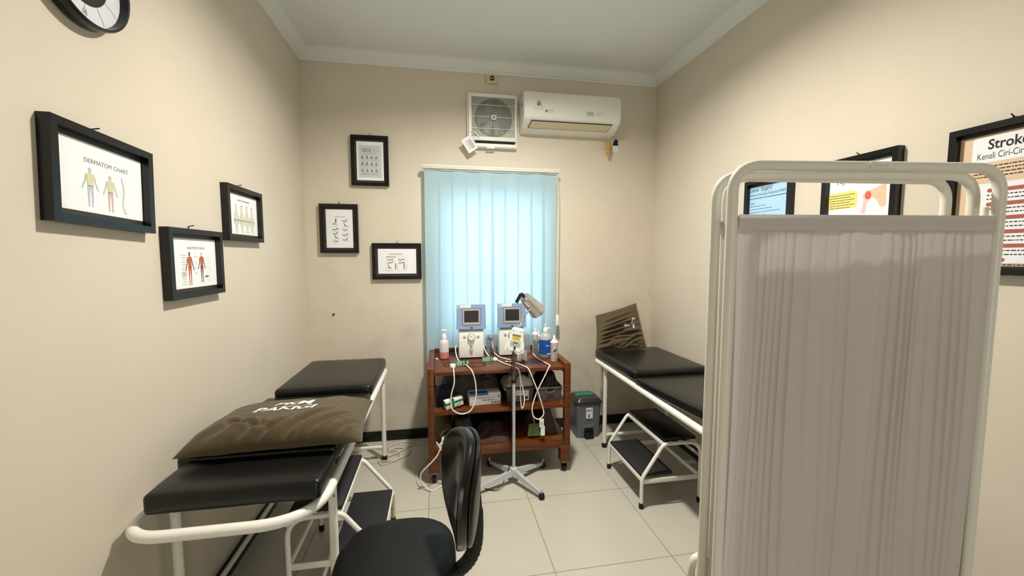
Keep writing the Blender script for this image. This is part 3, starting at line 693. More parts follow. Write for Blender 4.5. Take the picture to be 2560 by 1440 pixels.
# pillows: grid-mapped between four world corners
def pillow(c, th, nrm, fold, label, name='pillow', nu=170, nv=120, belly=.35, seed=0, pinch=.05, txt=None, loc=None, fscale=1, taper=0, slump=0):
    P = [Vector(q) for q in c]  # BL, BR, TR, TL seen from the side the normal points to
    nrm = Vector(nrm).normalized()
    def pt(u, v, side, raw=False):
        a, b_ = 2*u-1, 2*v-1
        p = P[0]*(1-u)*(1-v)+P[1]*u*(1-v)+P[2]*u*v+P[3]*(1-u)*v
        cc = (P[0]+P[1]+P[2]+P[3])/4
        k = pinch*((1-a*a)*abs(b_)**3+(1-b_*b_)*abs(a)**3)
        p = p+(cc-p)*k
        h = (max(0, 1-a**4)*max(0, 1-b_**4))**.55
        h *= 1+taper*(.5-v)
        sl = slump*max(0, 1-v*1.9)
        d = th*h*(1 if side > 0 else belly)
        fo = fold(u, v)*h*fscale if side > 0 else 0
        w = (.004*NZ(u*7+seed, v*7)+.0022*NZ(u*17, v*19+seed))*min(1, h*2)+sl*(.022*NZ(u*5+seed, v*11, 2)+.012*NZ(u*11, v*17+seed, 4))*min(1, h*2.5)
        return p+nrm*(side*d+fo+w)
    root = thing(name, loc or tuple(P[0]), label, 'pillow')
    b = B(); b.grid(lambda u, v: pt(u, v, 1), nu, nv, 'brown'); b.grid(lambda u, v: pt(1-u, v, -1), nu, nv, 'brown')
    b.build('pillow_case', root)
    if txt:
        t = B()
        for body, uu, vv, size, wd, shear in txt:
            t.text(body, 0, 0, size, 0, 'ink_white', None, 'CENTER', width=wd, bold=size*.03,
                   fn=lambda x, y, z, uu=uu, vv=vv, sh=shear: pt(uu+x+y*sh, vv+y, 1)+nrm*.0016)
        t.build('lettering', root)
    return root
def crease(u, v, lines):
    s = 0
    for (a, b_, c, d, w, dep) in lines:
        L = math.hypot(c-a, d-b_); t = max(0, min(1, ((u-a)*(c-a)+(v-b_)*(d-b_))/L**2))
        q = math.hypot(u-a-t*(c-a), v-b_-t*(d-b_)); e = math.sin(PI*min(1, max(.0, t)))**.5 if 0 < t < 1 else 0
        s += -dep*e*math.exp(-(q/w)**2)+dep*.6*e*math.exp(-((q-w*2)/w)**2)
    return s
L1 = [(.55, .0, .80, .40, .020, .013), (.70, .04, .93, .34, .018, .011), (.30, .0, .42, .22, .02, .010), (.10, .02, .30, .26, .03, .008), (.40, .0, .56, .2, .016, .011), (.84, .0, .99, .25, .016, .010), (.35, .96, .6, .86, .02, .005), (.6, .97, .85, .88, .02, .005), (.18, .24, .5, .08, .022, .008), (.62, .0, .68, .16, .014, .008)]
pillow([(-.932, 1.562, .790), (-.297, 1.575, .796), (-.335, 2.085, .778), (-.925, 2.03, .785)], .086, (0, -.12, 1), lambda u, v: crease(u, v, L1),
       'brown cotton pillow with white lettering lying across left treatment bed', belly=.16, taper=.5, fscale=1.25, txt=[('PKM', .50, .545, .15, .23, .15), ('PAKIGI', .485, .375, .16, .36, .10)], pinch=.04, loc=(-.62, 1.83, .77))
L2 = [(.05, .42, .95, .60, .03, .022), (.02, .30, .6, .40, .025, .020), (.3, .30, .98, .32, .03, .022), (.0, .18, .4, .30, .025, .016), (.55, .10, .95, .26, .025, .016), (.1, .66, .85, .78, .03, .012), (.1, .52, .7, .66, .02, .010), (.5, .0, .75, .2, .02, .014), (.0, .1, .3, .16, .02, .012)]
pillow([(1.215, 3.02, .758), (1.650, 3.02, .758), (1.690, 3.30, 1.090), (1.315, 3.29, .990)], .05, (-.05, -.80, .42), lambda u, v: crease(u, v, L2),
       'crumpled brown pillow propped against far wall on right treatment bed', belly=.3, seed=5, pinch=.035, slump=1, txt=[('P', .80, .56, .12, .09, .0), ('K', .62, .47, .12, .10, .3), ('I', .77, .42, .11, .04, .0)], loc=(1.45, 3.05, .76), fscale=1.2)

# ------------------------------------------------------------------ step stools
def stool(xf, xb, xt, y0, y1, label, worn=False):
    """xf front-leg x, xb back-leg x, xt front edge of top step"""
    root = thing('step_stool', ((xf+xb)/2, (y0+y1)/2, 0), label, 'step stool')
    s = 1 if xb > xf else -1; r = .0108; ztop = .385; zs = .185
    for i, y in enumerate((y0, y1)):
        p = rpath([(xf, y, .02), (xf, y, zs), (xt, y, ztop), (xb, y, ztop-.004), (xb, y, .02)], [0, .03, .03, .09, 0], 7)
        f = B().tube(p, r, 'enamel', 12)
        if worn and i == 1: f.tube([(xf, y, .03), (xf, y, zs-.02)], r+.0006, 'rust', 12)
        f = f.build('side_frame', root)
        for x in (xf, xb): B().lathe([(.0135, 0), (.0145, .003), (.0135, .032), (.011, .034)], (x, y, 0), 'rubber', 12).build('rubber_foot', f)
        B().box(min(xf, xb), max(xf, xb), y-.004, y+.004, .150, .178, 'enamel', .002).build('side_rail', root)
    for x, z in ((xf, zs-.012), (xt+s*.004, ztop-.006), (xb, .165), (xb, ztop-.03)):
        B().box(x-.005, x+.005, y0, y1, z-.012, z+.012, 'enamel', .002).build('long_rail', root)
    B().box(min(xf, xf+s*.205), max(xf, xf+s*.205), y0+.012, y1-.012, zs+.001, zs+.019, 'step', .003).build('lower_step', root)
    B().box(min(xt, xt+s*.215), max(xt, xt+s*.215), y0+.006, y1-.006, ztop+.010, ztop+.032, 'vinyl' if not worn else 'step', .006).build('upper_step', root)
stool(1.165, 1.545, 1.300, 2.150, 2.620, 'white two-step foot stool with black treads under right treatment bed')
stool(-.275, -.655, -.432, 1.795, 2.275, 'two-step foot stool with worn leg half under left treatment bed', True)

# ------------------------------------------------------------------ trolley
CX0, CX1, CY0, CY1 = -.087, .876, 2.62, 3.195
root = thing('wooden_trolley', ((CX0+CX1)/2, (CY0+CY1)/2, 0), 'reddish brown three-tier wooden trolley on castors in front of blue blind', 'trolley')
for x in (0, 1):
    for y in (0, 1):
        xx = CX0 if x == 0 else CX1-.042; yy = CY0 if y == 0 else CY1-.042
        b = B().box(xx, xx+.042, yy, yy+.042, .20, .772, 'wood', .002)
        wx0, wx1 = (CX0, CX0+.068) if x == 0 else (CX1-.068, CX1)
        b.box(wx0, wx1, yy-(.0 if y == 0 else .02), yy+.042+(.02 if y == 0 else 0), .075, .20, 'wood', .003)
        p = b.build('post', root)
        cx_, cy_ = (wx0+wx1)/2, yy+.03
        c = B().lathe([(.0, -.012), (.022, -.010), (.024, 0), (.022, .010), (0, .012)], (cx_, cy_, .0245), 'rubber', 18, 'x').box(cx_-.02, cx_+.02, cy_-.018, cy_+.018, .064, .075, 'screw')
        c.box(cx_-.018, cx_-.014, cy_-.012, cy_+.012, .02, .066, 'black').box(cx_+.014, cx_+.018, cy_-.012, cy_+.012, .02, .066, 'black').lathe([(.005, -.019), (.005, .019)], (cx_, cy_, .0245), 'screw', 8, 'x')
        c.build('castor', root)
B().box(CX0+.042, CX1-.042, CY0+.004, CY1-.004, .725, .750, 'wood', .002).build('top_shelf', root)
for xx in (CX0, CX1-.042): B().box(xx, xx+.042, CY0+.042, CY1-.042, .70, .7715, 'wood', .002).build('side_rail', root)
B().box(CX0+.042, CX1-.042, CY1-.024, CY1-.002, .751, .782, 'wood', .002).build('back_rail', root)
B().box(CX0+.008, CX1-.008, CY0+.006, CY1-.006, .462, .488, 'wood', .002).build('middle_shelf', root)
B().box(CX0+.008, CX1-.008, CY0+.02, CY1-.006, .215, .236, 'wood', .002).box(CX0+.043, CX1-.043, CY0+.002, CY0+.02, .176, .238, 'wood', .002).box(CX0+.043, CX1-.043, CY1-.02, CY1-.002, .176, .238, 'wood', .002).build('bottom_shelf', root)
B().box(.02, .70, CY1-.022, CY1-.010, .2365, .461, 'dark').box(.02, .70, CY1-.022, CY1-.010, .489, .722, 'dark').build('void_sheet', root)  # dark sheets added so the space behind the shelves reads black
ZT, ZM, ZB = .7505, .4885, .2365

# electrotherapy machines
def machine(x0, x1, y, label):
    z0 = ZT; cx = (x0+x1)/2; w = x1-x0
    root = thing('electrotherapy_machine', (cx, y+.06, z0), label, 'medical machine', 'electrotherapy machines on the trolley')
    bb = B().box(x0, x1, y, y+.13, z0+.010, .958, 'devw', .004).box(x0+.01, x1-.01, y+.005, y+.12, z0, z0+.011, 'dark')
    TD = Matrix(((1, 0, 0, cx), (0, 0, -1, y), (0, 1, 0, 0), (0, 0, 0, 1)))
    scrib(bb, TD, .055, z0+.03, .018, 'ink_grey', .006, .0006); tl(bb, TD, -.028, .852, .012, 'ink_pale', .002, .0006); tl(bb, TD, -.028, .812, .012, 'ink_pale', .002, .0006); bb.build('body', root)
    def kn(a, z, r, d, nm, m='devw'):
        bb = B().lathe([(r*1.12, 0), (r*1.12, -.002), (r, -.004), (r*.94, -d), (r*.8, -d-.001)], (cx+a, y, z), 'knob', 24, 'y')
        bb.lathe([(r*.86, -d-.001), (r*.8, -d-.0022)], (cx+a, y, z), m, 24, 'y')
        bb.line([(a+r*.1, z+r*.12), (a-r*.5, z+r*.35)], r*.12, d+.0026, 'ink_grey', TD); bb.build(nm, root)
    kn(0, .913, .0265, .018, 'dial'); kn(0, .857, .0115, .014, 'knob', 'knob'); kn(0, .818, .0115, .014, 'knob', 'knob')
    for a in (-.050, .050):
        B().lathe([(.0105, 0), (.0105, -.003), (.006, -.0045)], (cx+a, y, .915), 'knob', 16, 'y').build('button', root)
    # monitor, leaning back a little, flared bezel
    T = Matrix.Translation((cx+.001, y+.004, 1.058)) @ Matrix.Rotation(math.radians(-3), 4, 'X') @ Matrix(((1, 0, 0, 0), (0, 0, -1, 0), (0, 1, 0, 0), (0, 0, 0, 1)))
    mo = B().prism([(-.106, -.088), (.106, -.088), (.103, .090), (-.103, .090)], -.034, .012, 'bluep', T)
    mo.prism([(-.09, -.094), (.09, -.094), (.09, -.086), (-.09, -.086)], -.03, .006, 'blued', T)
    mo.poly([(-.070, -.058), (.070, -.058), (.072, .066), (-.072, .066)], .0124, 'blued', T); mon = mo.build('monitor', root)
    B().prism([(-.060, -.054), (.060, -.054), (.062, .058), (-.062, .058)], .0125, .016, 'silver', T).build('bezel', mon)
    B().prism([(-.052, -.036), (.052, -.036), (.052, .048), (-.052, .048)], .016, .017, 'screen', T).build('display', mon)
    B().prism(rrect(-.011, .011, -.080, -.073, .003, 3), .012, .014, 'ink_blue', T).build('sensor', mon)
    st = B().prism([(-.099, .068), (-.045, .068), (-.045, .088), (-.099, .088)], .012, .0132, 'card', T); st.prism([(-.043, .068), (-.004, .068), (-.004, .091), (-.043, .091)], .012, .0134, 'card', T)
    st.poly([(-.094, .074), (-.082, .074), (-.080, .084), (-.096, .084)], .0136, 'ink_grey', T); scrib(st, T, -.077, .078, .026, 'ink_grey', .006, .0136); st.text('T1', -.022, .074, .012, .0138, 'ink_grey', T); st.build('sticker', mon)
machine(.133, .311, 2.935, 'blue and ivory electrotherapy machine left of lamp, screen fully visible')
machine(.432, .622, 2.965, 'blue and ivory electrotherapy machine behind lamp stand, partly hidden by lamp')
b = B()
for x0, x1 in ((.350, .424), (.634, .690)):
    b.box(x0, x1, 3.06, 3.066, ZT, .885, 'acryl')
b.box(.350, .356, 3.066, 3.14, ZT, .885, 'acryl').box(.684, .690, 3.066, 3.14, ZT, .885, 'acryl').box(.350, .690, 3.14, 3.146, ZT, .885, 'acryl')
solo(b, 'acrylic_box', (.52, 3.1, ZT), 'open smoky clear acrylic box behind right-hand electrotherapy machine', 'box')
b = B()
T = Matrix.Translation((.400, 3.03, ZT+.012)) @ Matrix.Rotation(math.radians(-10), 4, 'Y') @ Matrix.Rotation(math.radians(-4), 4, 'X')
b.lathe([(.010, 0), (.015, .02), (.017, .05), (.014, .085), (.012, .10), (.018, .112), (.026, .12), (.028, .135), (.022, .148), (.010, .152)], (0, 0, 0), 'chrome', 20, T=T)
b.tube(spl([(.400, 3.03, ZT+.014), (.412, 3.0, ZT+.01), (.43, 2.93, ZT+.006), (.475, 2.86, ZT+.006), (.50, 2.81, ZT+.006)], 6), .0045, 'cablew', 8)
solo(b, 'ultrasound_probe', (.40, 3.03, ZT), 'chrome ultrasound probe standing between the two electrotherapy machines', 'ultrasound probe')

# bottles
root = thing('soap_dispenser', (.027, 2.985, ZT), 'white pump bottle with pink liquid at left end of trolley top', 'bottle')
B().lathe([(.030, 0), (.034, .004), (.034, .048), (.034, .050)], (.027, 2.985, ZT+.001), 'soap', 24).build('pink_liquid', root)
B().lathe([(.034, .050), (.034, .112), (.030, .128), (.018, .140), (.013, .143), (.013, .147)], (.027, 2.985, ZT+.001), 'bottlew', 24).build('bottle_body', root)
B().lathe([(.016, .147), (.016, .168), (.010, .180), (.005, .182), (.005, .205)], (.027, 2.985, ZT), 'white', 16).tube([(.048, 2.985, ZT+.203), (.03, 2.985, ZT+.209), (.006, 2.985, ZT+.207)], [.005, .009, .004], 'white', 8).build('pump', root)
solo(B().lathe([(.008, 0), (.009, .008), (.004, .011)], (-.028, 2.96, ZT), 'white', 12), 'bottle_cap', (-.028, 2.96, ZT), 'small white cap left of pink pump bottle', 'cap')
root = thing('gel_bottle', (.768, 2.90, ZT), 'large pump bottle with strong blue label at right end of trolley top', 'bottle')
B().lathe([(.042, 0), (.046, .005), (.046, .135), (.042, .155), (.028, .176), (.015, .184), (.015, .19)], (.768, 2.90, ZT), 'clearb', 28).build('bottle_body', root)
b = B().lathe([(.0466, .028), (.0466, .134)], (.768, 2.90, ZT), 'labelblue', 28, cap=False)
TG = Matrix(((1, 0, 0, .768), (0, 0, -1, 2.90), (0, 1, 0, ZT), (0, 0, 0, 1)))
b.rect(.002, .030, .030, .038, .0474, 'card', TG); b.line([(-.008, .098), (.016, .092)], .004, .0474, 'card', TG); b.line([(-.004, .092), (.016, .088)], .003, .0474, 'ink_pale', TG); b.build('label', root)
B().lathe([(.017, .188), (.017, .205), (.008, .214), (.006, .23), (.008, .245), (.004, .25)], (.768, 2.90, ZT), 'white', 14).tube([(.755, 2.90, ZT+.213), (.80, 2.90, ZT+.215)], .006, 'white', 8).build('pump', root)
def squeeze(x, y, r, h, label, n='squeeze_bottle', rot=0):
    root = thing(n, (x, y, ZT), label, 'bottle')
    b = B().lathe([(r*.9, 0), (r, .004), (r, h*.68), (r*1.08, h*.70), (r*1.08, h*.74), (r*.8, h*.76)], (x, y, ZT), 'white', 22)
    T = Matrix(((1, 0, 0, x), (0, 0, -1, y), (0, 1, 0, ZT), (0, 0, 0, 1)))
    b.poly([(-.014, h*.42), (.0, h*.47), (.012, h*.50), (.003, h*.40), (-.010, h*.36)], r+.0012, 'ink_blue', T); b.line([(-.01, h*.26), (.006, h*.28), (.002, h*.2)], .002, r+.0012, 'ink_grey', T); scrib(b, T, -.008, h*.1, .018, 'ink', .005, r+.0012)
    b.build('bottle_body', root)
    B().lathe([(r*.8, h*.76), (r*.7, h*.80), (r*.32, h*.84), (r*.26, h*.96), (r*.12, h)], (x, y, ZT), 'white', 16).build('nozzle', root)
squeeze(.800, 2.775, .0265, .188, 'white squeeze bottle with blue mark in front of blue-label bottle')
squeeze(.728, 3.06, .023, .195, 'white squeeze bottle standing behind blue-label bottle')
squeeze(.762, 3.10, .017, .165, 'small white bottle right of the rear squeeze bottle')
solo(B().box(.695, .722, 2.93, 2.97, ZT, ZT+.118, 'grey', .002).box(.697, .720, 2.928, 2.9305, ZT+.05, ZT+.09, 'ink_grey'), 'grey_box', (.708, 2.95, ZT), 'small grey carton left of the blue-label bottle', 'box')
b = B(); TT = Matrix.Translation((.560, 2.80, ZT)) @ Matrix.Rotation(math.radians(-6), 4, 'Z')
b.box(-.024, .014, -.012, .02, 0, .062, 'card', .006, TT).box(.016, .046, -.010, .02, 0, .076, 'card', .006, TT)
TT2 = TT @ Matrix(((1, 0, 0, 0), (0, 0, -1, -.0125), (0, 1, 0, 0), (0, 0, 0, 1)))
for q in range(9): b.disc(-.018+(q % 3)*.012, .012+(q//3)*.018, .0028, .0038, .0006, 'ink_grey', TT2, 8)
for q in range(3): b.disc(.026+(q % 2)*.010, .014+q*.02, .0026, .0038, -.001, 'ink_grey', TT2, 8)
solo(b, 'power_adapter', (.56, 2.80, ZT), 'white cubic plug adapter with socket holes behind lamp pole', 'adapter')

# foam pads strapped with black leads, plugs, cables on the top
def pad(x, y, rot, label, tip=False):
    root = thing('electrode_pad', (x, y, ZT), label, 'electrode pad', 'green foam electrode pads on the trolley')
    T = Matrix.Translation((x, y, ZT+.0135)) @ Matrix.Rotation(rot, 4, 'Z') @ Matrix.Scale(.84, 4)
    b = B(); b.prism([(-.055, -.012), (-.045, -.020), (.03, -.020), (.046, -.012), (.046, .012), (.03, .020), (-.045, .020), (-.055, .012)] if not tip else [(-.07, -.002), (-.02, -.020), (.045, -.016), (.045, .016), (-.02, .020), (-.07, .004)], -.0155, .014, 'mint', T); b.build('foam_block', root)
    s = B()
    for a in (-.006, .016, .022): s.tube([T @ Vector((a, -.022, -.014)), T @ Vector((a+.002, -.022, .015)), T @ Vector((a+.004, .022, .015)), T @ Vector((a+.004, .022, -.014))], .0022, 'cableb', 6)
    s.tube([T @ Vector((-.055, 0, .0155)), T @ Vector((.046, .002, .0155))], .002, 'cableb', 6); s.build('black_lead', root)
pad(.150, 2.785, .12, 'mint foam pad tied with black lead in front of left machine'); pad(.350, 2.865, .28, 'pointed mint foam pad tied with black lead, nearer the lamp', True)
def loop(cx, cy, rx, ry, z, n=16, tilt=0): return [(cx+rx*math.cos(2*PI*k/n), cy+ry*math.sin(2*PI*k/n), z+tilt*math.sin(2*PI*k/n)) for k in range(n)]
b = B()
b.tube(spl(loop(.235, 2.76, .075, .045, ZT+.004), 4, True), .0016, 'cableb', 6, True)
b.tube(spl(loop(.235, 2.755, .070, .050, ZT+.008, tilt=.002), 4, True), .0016, 'cableb', 6, True)
b.tube(spl([(.10, 2.80, ZT+.004), (.06, 2.83, ZT+.003), (.02, 2.80, ZT+.003), (.03, 2.765, ZT+.003), (.07, 2.75, ZT+.003)], 5), .0016, 'cableb', 6)
solo(b, 'electrode_wire', (.235, 2.76, ZT), 'thin black wire coiled on trolley top beside left foam pad', 'wire')
b = B()
for q in range(4): b.tube(spl(loop(.50+.012*q, 2.80-.015*q, .08-.012*q, .035+.006*(q % 2), ZT+.004+.004*q), 4, True), .0016, 'cableb', 6, True)
b.tube(spl([(.36, 2.90, ZT+.004), (.42, 2.93, ZT+.003), (.47, 2.90, ZT+.003), (.46, 2.85, ZT+.003)], 5), .0016, 'cableb', 6)
solo(b, 'electrode_wire', (.5, 2.8, ZT), 'tangled black wires heaped on trolley top behind lamp pole', 'wire')
FY2 = 2.605
root = thing('electrode_cable', (.08, 2.71, ZT), 'white cable hanging in a loop off left front of trolley top', 'cable')
B().tube(spl([(.080, 2.715, ZT+.012), (.082, 2.66, ZT+.008), (.083, 2.612, ZT-.004), (.084, FY2-.004, .68), (.066, FY2, .61), (.062, FY2, .545), (.078, FY2-.004, .500), (.13, FY2-.004, .474), (.185, FY2-.004, .490), (.214, FY2, .54), (.226, FY2, .605), (.219, FY2, .69), (.203, 2.607, ZT-.004), (.190, 2.66, ZT+.007), (.178, 2.72, ZT+.006), (.165, 2.76, ZT+.006)], 6), .0042, 'cablew', 8).build('cable', root)
B().box(.062, .098, 2.705, 2.735, ZT, ZT+.026, 'white', .004).build('plug', root)
root = thing('power_cable', (.65, 2.66, ZT), 'white cable hanging crossed in a long loop off right side of trolley top', 'cable')
B().tube(spl([(.690, 2.97, ZT+.012), (.695, 2.86, ZT+.006), (.72, 2.72, ZT+.006), (.733, 2.645, ZT+.006), (.715, 2.608, ZT+.0), (.690, FY2, .70), (.637, FY2+.004, .592), (.603, FY2, .49), (.610, FY2, .425), (.645, FY2, .400), (.675, FY2, .420), (.680, FY2, .46), (.640, FY2-.008, .588), (.605, FY2-.006, .68), (.575, 2.607, ZT), (.545, 2.68, ZT+.007), (.50, 2.76, ZT+.007), (.45, 2.80, ZT+.006)], 6), .0042, 'cablew', 8).build('cable', root)
B().box(.652, .682, FY2-.006, FY2+.002, .345, .400, 'card').box(.656, .678, FY2-.0066, FY2-.005, .36, .385, 'ink_pale').build('paper_tag', root)
B().box(.660, .690, FY2-.004, FY2+.000, .285, .350, 'card').build('paper_tag', root)
root = thing('probe_cable', (.40, 2.84, ZT), 'white plug with cable running off trolley top beside lamp pole', 'cable')
B().tube(spl([(.39, 2.845, ZT+.012), (.42, 2.78, ZT+.007), (.46, 2.70, ZT+.007), (.492, 2.635, ZT+.004), (.510, 2.607, ZT-.006), (.527, FY2, .66), (.542, FY2, .60), (.548, FY2, .54), (.541, FY2, .495), (.530, FY2, .485), (.524, FY2, .52), (.521, FY2+.004, .58), (.522, FY2+.006, .64), (.520, FY2+.010, .70)], 6), .0040, 'cablew', 8).build('cable', root)
B().box(.368, .402, 2.838, 2.862, ZT, ZT+.022, 'white', .006).build('plug', root)
root = thing('machine_lead', (.12, 2.93, ZT), 'white lead curving from left machine side to its foam pad', 'cable')
B().tube(spl([(.128, 2.99, ZT+.11), (.110, 2.985, ZT+.08), (.112, 2.95, ZT+.035), (.124, 2.90, ZT+.006), (.138, 2.83, ZT+.006), (.140, 2.812, ZT+.008)], 6), .0042, 'cablew', 8).build('cable', root)
solo(B().tube(spl([(.318, 3.01, ZT+.09), (.322, 2.99, ZT+.06), (.345, 2.95, ZT+.02), (.362, 2.91, ZT+.006), (.362, 2.89, ZT+.008)], 6), .0042, 'cablew', 8), 'machine_lead', (.34, 2.95, ZT), 'white lead curving from right side of left machine to pointed pad', 'cable')

# middle shelf contents
def heap(x0, x1, y0, y1, z0, h, m, seed, nu=44, nv=26, amp=.25, p=.5):
    b = B()
    def top(u, v):
        a, c = 2*u-1, 2*v-1
        e = max(0, (1-abs(a)**3.2)*(1-abs(c)**3.2))**p
        k = 1+amp*NZ(u*3.2+seed, v*3.0)+amp*.4*NZ(u*9, v*8+seed)
        wx = .012*NZ(v*6, seed); wy = .012*NZ(u*6+seed, 3)
        return (x0+(x1-x0)*u+wx*(1-a*a), y0+(y1-y0)*v+wy, z0+.001+max(0, h*e*k))
    b.grid(top, nu, nv, m); b.add([(x0, y0, z0+.0005), (x1, y0, z0+.0005), (x1, y1, z0+.0005), (x0, y1, z0+.0005)], [(0, 3, 2, 1)], m)
    return b
solo(heap(.0, .435, 2.815, 3.15, ZM, .16, 'cloth', 1, 70, 50, .55), 'folded_cloth', (.23, 2.98, ZM), 'dark grey cloth bundle filling left of middle trolley shelf', 'cloth')
solo(heap(-.035, .10, 2.72, 2.81, ZM, .13, 'navy', 7), 'navy_cloth', (.03, 2.76, ZM), 'dark navy cloth lump at left end of middle trolley shelf', 'cloth')
b = B(); T = Matrix.Translation((.085, 2.680, ZM+.004)) @ Matrix.Rotation(math.radians(22), 4, 'Z') @ Matrix.Rotation(math.radians(-8), 4, 'Y')
b.box(-.062, .062, -.02, .02, .006, .066, 'card', .002, T).box(-.063, .063, -.021, .021, .034, .050, 'boxgreen', T=T).box(-.02, -.002, -.0215, .0215, .006, .067, 'boxgreen', T=T)
TT = T @ Matrix(((1, 0, 0, 0), (0, 0, -1, -.0212), (0, 1, 0, 0), (0, 0, 0, 1))); b.line([(.005, .014), (.04, .026)], .004, .001, 'ink_blue', TT)
solo(b, 'medicine_box', (.085, 2.72, ZM), 'tilted white and green carton on middle trolley shelf', 'box')
b = B(); T = Matrix.Translation((.296, 2.70, ZM)) @ Matrix.Rotation(math.radians(5), 4, 'Z')
b.box(-.108, .108, 0, .105, 0, .080, 'card', .002, T)
TT = T @ Matrix(((1, 0, 0, 0), (0, 0, -1, 0), (0, 1, 0, 0), (0, 0, 0, 1)))
b.rect(-.108, .02, .066, .0795, .0008, 'boxblue', TT).rect(.02, .108, .066, .068, .0008, 'boxblue', TT); b.box(-.107, .02, .001, .05, .0795, .0812, 'boxblue', T=T)
b.text('EVERGLOVE', -.015, .044, .020, .0009, 'ink_grey', TT, width=.10); b.text('PROCEDURE', .068, .047, .009, .0009, 'ink_grey', TT); b.text('Latex Gloves', .018, .028, .016, .0009, 'ink', TT)
for q in range(3): b.rect(.044+q*.021, .058+q*.021, .008, .019, .0009, 'ink_grey', TT); scrib(b, TT, -.095, .024-q*.006, .06, 'ink_pale', .005, .0009)
b.rect(.090, .100, .048, .062, .0009, 'ink_grey', TT)
solo(b, 'glove_box', (.296, 2.73, ZM), 'blue and white latex glove carton on middle trolley shelf', 'box')
def basket(x0, x1, y0, y1, z0, z1, label, sticker=False, hang=0):
    root = thing('plastic_basket', ((x0+x1)/2, (y0+y1)/2, z0), label, 'basket')
    t = .004; k = .010
    b = B()
    def ring(i, z): return [(x0+i, y0+i, z), (x1-i, y0+i, z), (x1-i, y1-i, z), (x0+i, y1-i, z)]
    vs = ring(k, z0)+ring(0, z1)+ring(t, z1)+ring(k+t, z0+t)
    fs = [(3, 2, 1, 0)]+[(i, (i+1) % 4, 4+(i+1) % 4, 4+i) for i in range(4)]+[(4+i, 4+(i+1) % 4, 8+(i+1) % 4, 8+i) for i in range(4)]+[(8+i, 8+(i+1) % 4, 12+(i+1) % 4, 12+i) for i in range(4)]+[(12, 13, 14, 15)]
    b.add(vs, fs, 'weave'); b.build('body', root)
    B().tube(rpath([(x0, y0, z1), (x1, y0, z1), (x1, y1, z1), (x0, y1, z1)], .02, 5, True), .0055, M['grey'] if not sticker else 'black', 8, True).build('rim', root)
    cx = (x0+x1)/2
    if not sticker:
        B().tube(rpath([(cx-.03, y0-.002, z1-.012), (cx-.026, y0-.005, z1-.030), (cx+.026, y0-.005, z1-.030), (cx+.03, y0-.002, z1-.012)], .008, 4), .0035, 'grey', 8).box(cx-.026, cx+.026, y0-.001, y0+.004, z1-.026, z1-.010, 'dark').build('handle', root)
    else:
        B().box(cx-.03, cx+.062, y0+.002, y0+.0045, z0+.010, z0+.082, 'card').box(cx-.028, cx+.03, y0+.001, y0+.003, z0+.012, z0+.048, 'bink').box(cx+.034, cx+.056, y0+.001, y0+.003, z0+.02, z0+.04, 'ink_blue').box(cx-.02, cx+.05, y0+.001, y0+.003, z0+.062, z0+.072, 'pink').build('sticker', root)
    return root
basket(.442, .636, 2.705, 2.93, ZM, .592, 'dark basket with printed sticker in middle of trolley shelf', True)
basket(.655, .832, 2.675, 2.93, ZM, .590, 'grey woven basket with handle at right of middle trolley shelf')
def crumple(x0, x1, y0, y1, z0, h, m, seed): return heap(x0, x1, y0, y1, z0, h, m, seed, 40, 30, .7, .6)
solo(crumple(.43, .645, 2.71, 2.92, .575, .075, 'bag', 3), 'plastic_bag', (.54, 2.81, .575), 'crumpled white plastic bag spilling over stickered basket', 'bag')
solo(crumple(.665, .822, 2.69, 2.92, .56, .12, 'blackbag', 9), 'plastic_bag', (.74, 2.80, .56), 'crumpled black bag inside grey woven basket', 'bag')
# bottom shelf contents
root = thing('rolled_towel', (.03, 2.80, ZB), 'olive rolled towel on left of bottom trolley shelf', 'towel')
b = B()
for q in range(4):
    rr = .055-q*.011
    b.tube([(.040-.01*q, 2.66+.006*q, ZB+.058), (.02, 2.75, ZB+.058), (.0, 2.98, ZB+.058)], [rr-.004, rr, rr], 'towel', 20, cap=(q == 3))
b.build('roll', root)
solo(crumple(.075, .225, 2.74, 3.12, ZB, .10, 'cloth', 12), 'dark_cloth', (.15, 2.93, ZB), 'dark cloth behind rolled towel on bottom trolley shelf', 'cloth')
solo(crumple(.235, .47, 2.66, 3.0, ZB, .05, 'purple', 15), 'purple_cloth', (.35, 2.82, ZB), 'dusky purple cloth crumpled on middle of bottom trolley shelf', 'cloth')
solo(B().box(.0, .13, 2.635, 2.665, ZB+.001, ZB+.03, 'white', .005, Matrix.Identity(4)).lathe([(.012, 0), (.012, -.002)], (.03, 2.635, ZB+.017), 'ink_grey', 14, 'y').lathe([(.012, 0), (.012, -.002)], (.07, 2.635, ZB+.017), 'ink_grey', 14, 'y'), 'power_strip', (.065, 2.65, ZB), 'white power strip at left front of bottom trolley shelf', 'power strip')
b = B(); T = Matrix.Translation((.80, 2.78, .345)) @ Matrix.Rotation(math.radians(18), 4, 'Y')
solo(B().add([(.735, 2.72, ZB+.001), (.815, 2.72, ZB+.001), (.815, 3.12, ZB+.001), (.735, 3.12, ZB+.001), (.70, 2.78, .455), (.76, 2.78, .455), (.815, 3.12, .30), (.735, 3.12, .455)], [(3, 2, 1, 0), (4, 5, 6, 7), (0, 1, 5, 4), (1, 2, 6, 5), (2, 3, 7, 6), (3, 0, 4, 7)], 'dboard'), 'brown_panel', (.775, 2.9, ZB), 'dark brown panel leaning at right of bottom trolley shelf', 'panel')
b = B(); b.grid(lambda u, v: (.585+.09*u+(.5-u)*.02*(1-v), 2.668+.014*math.sin(PI*v)*math.sin(PI*u), .345-.088*v), 10, 10, 'green')
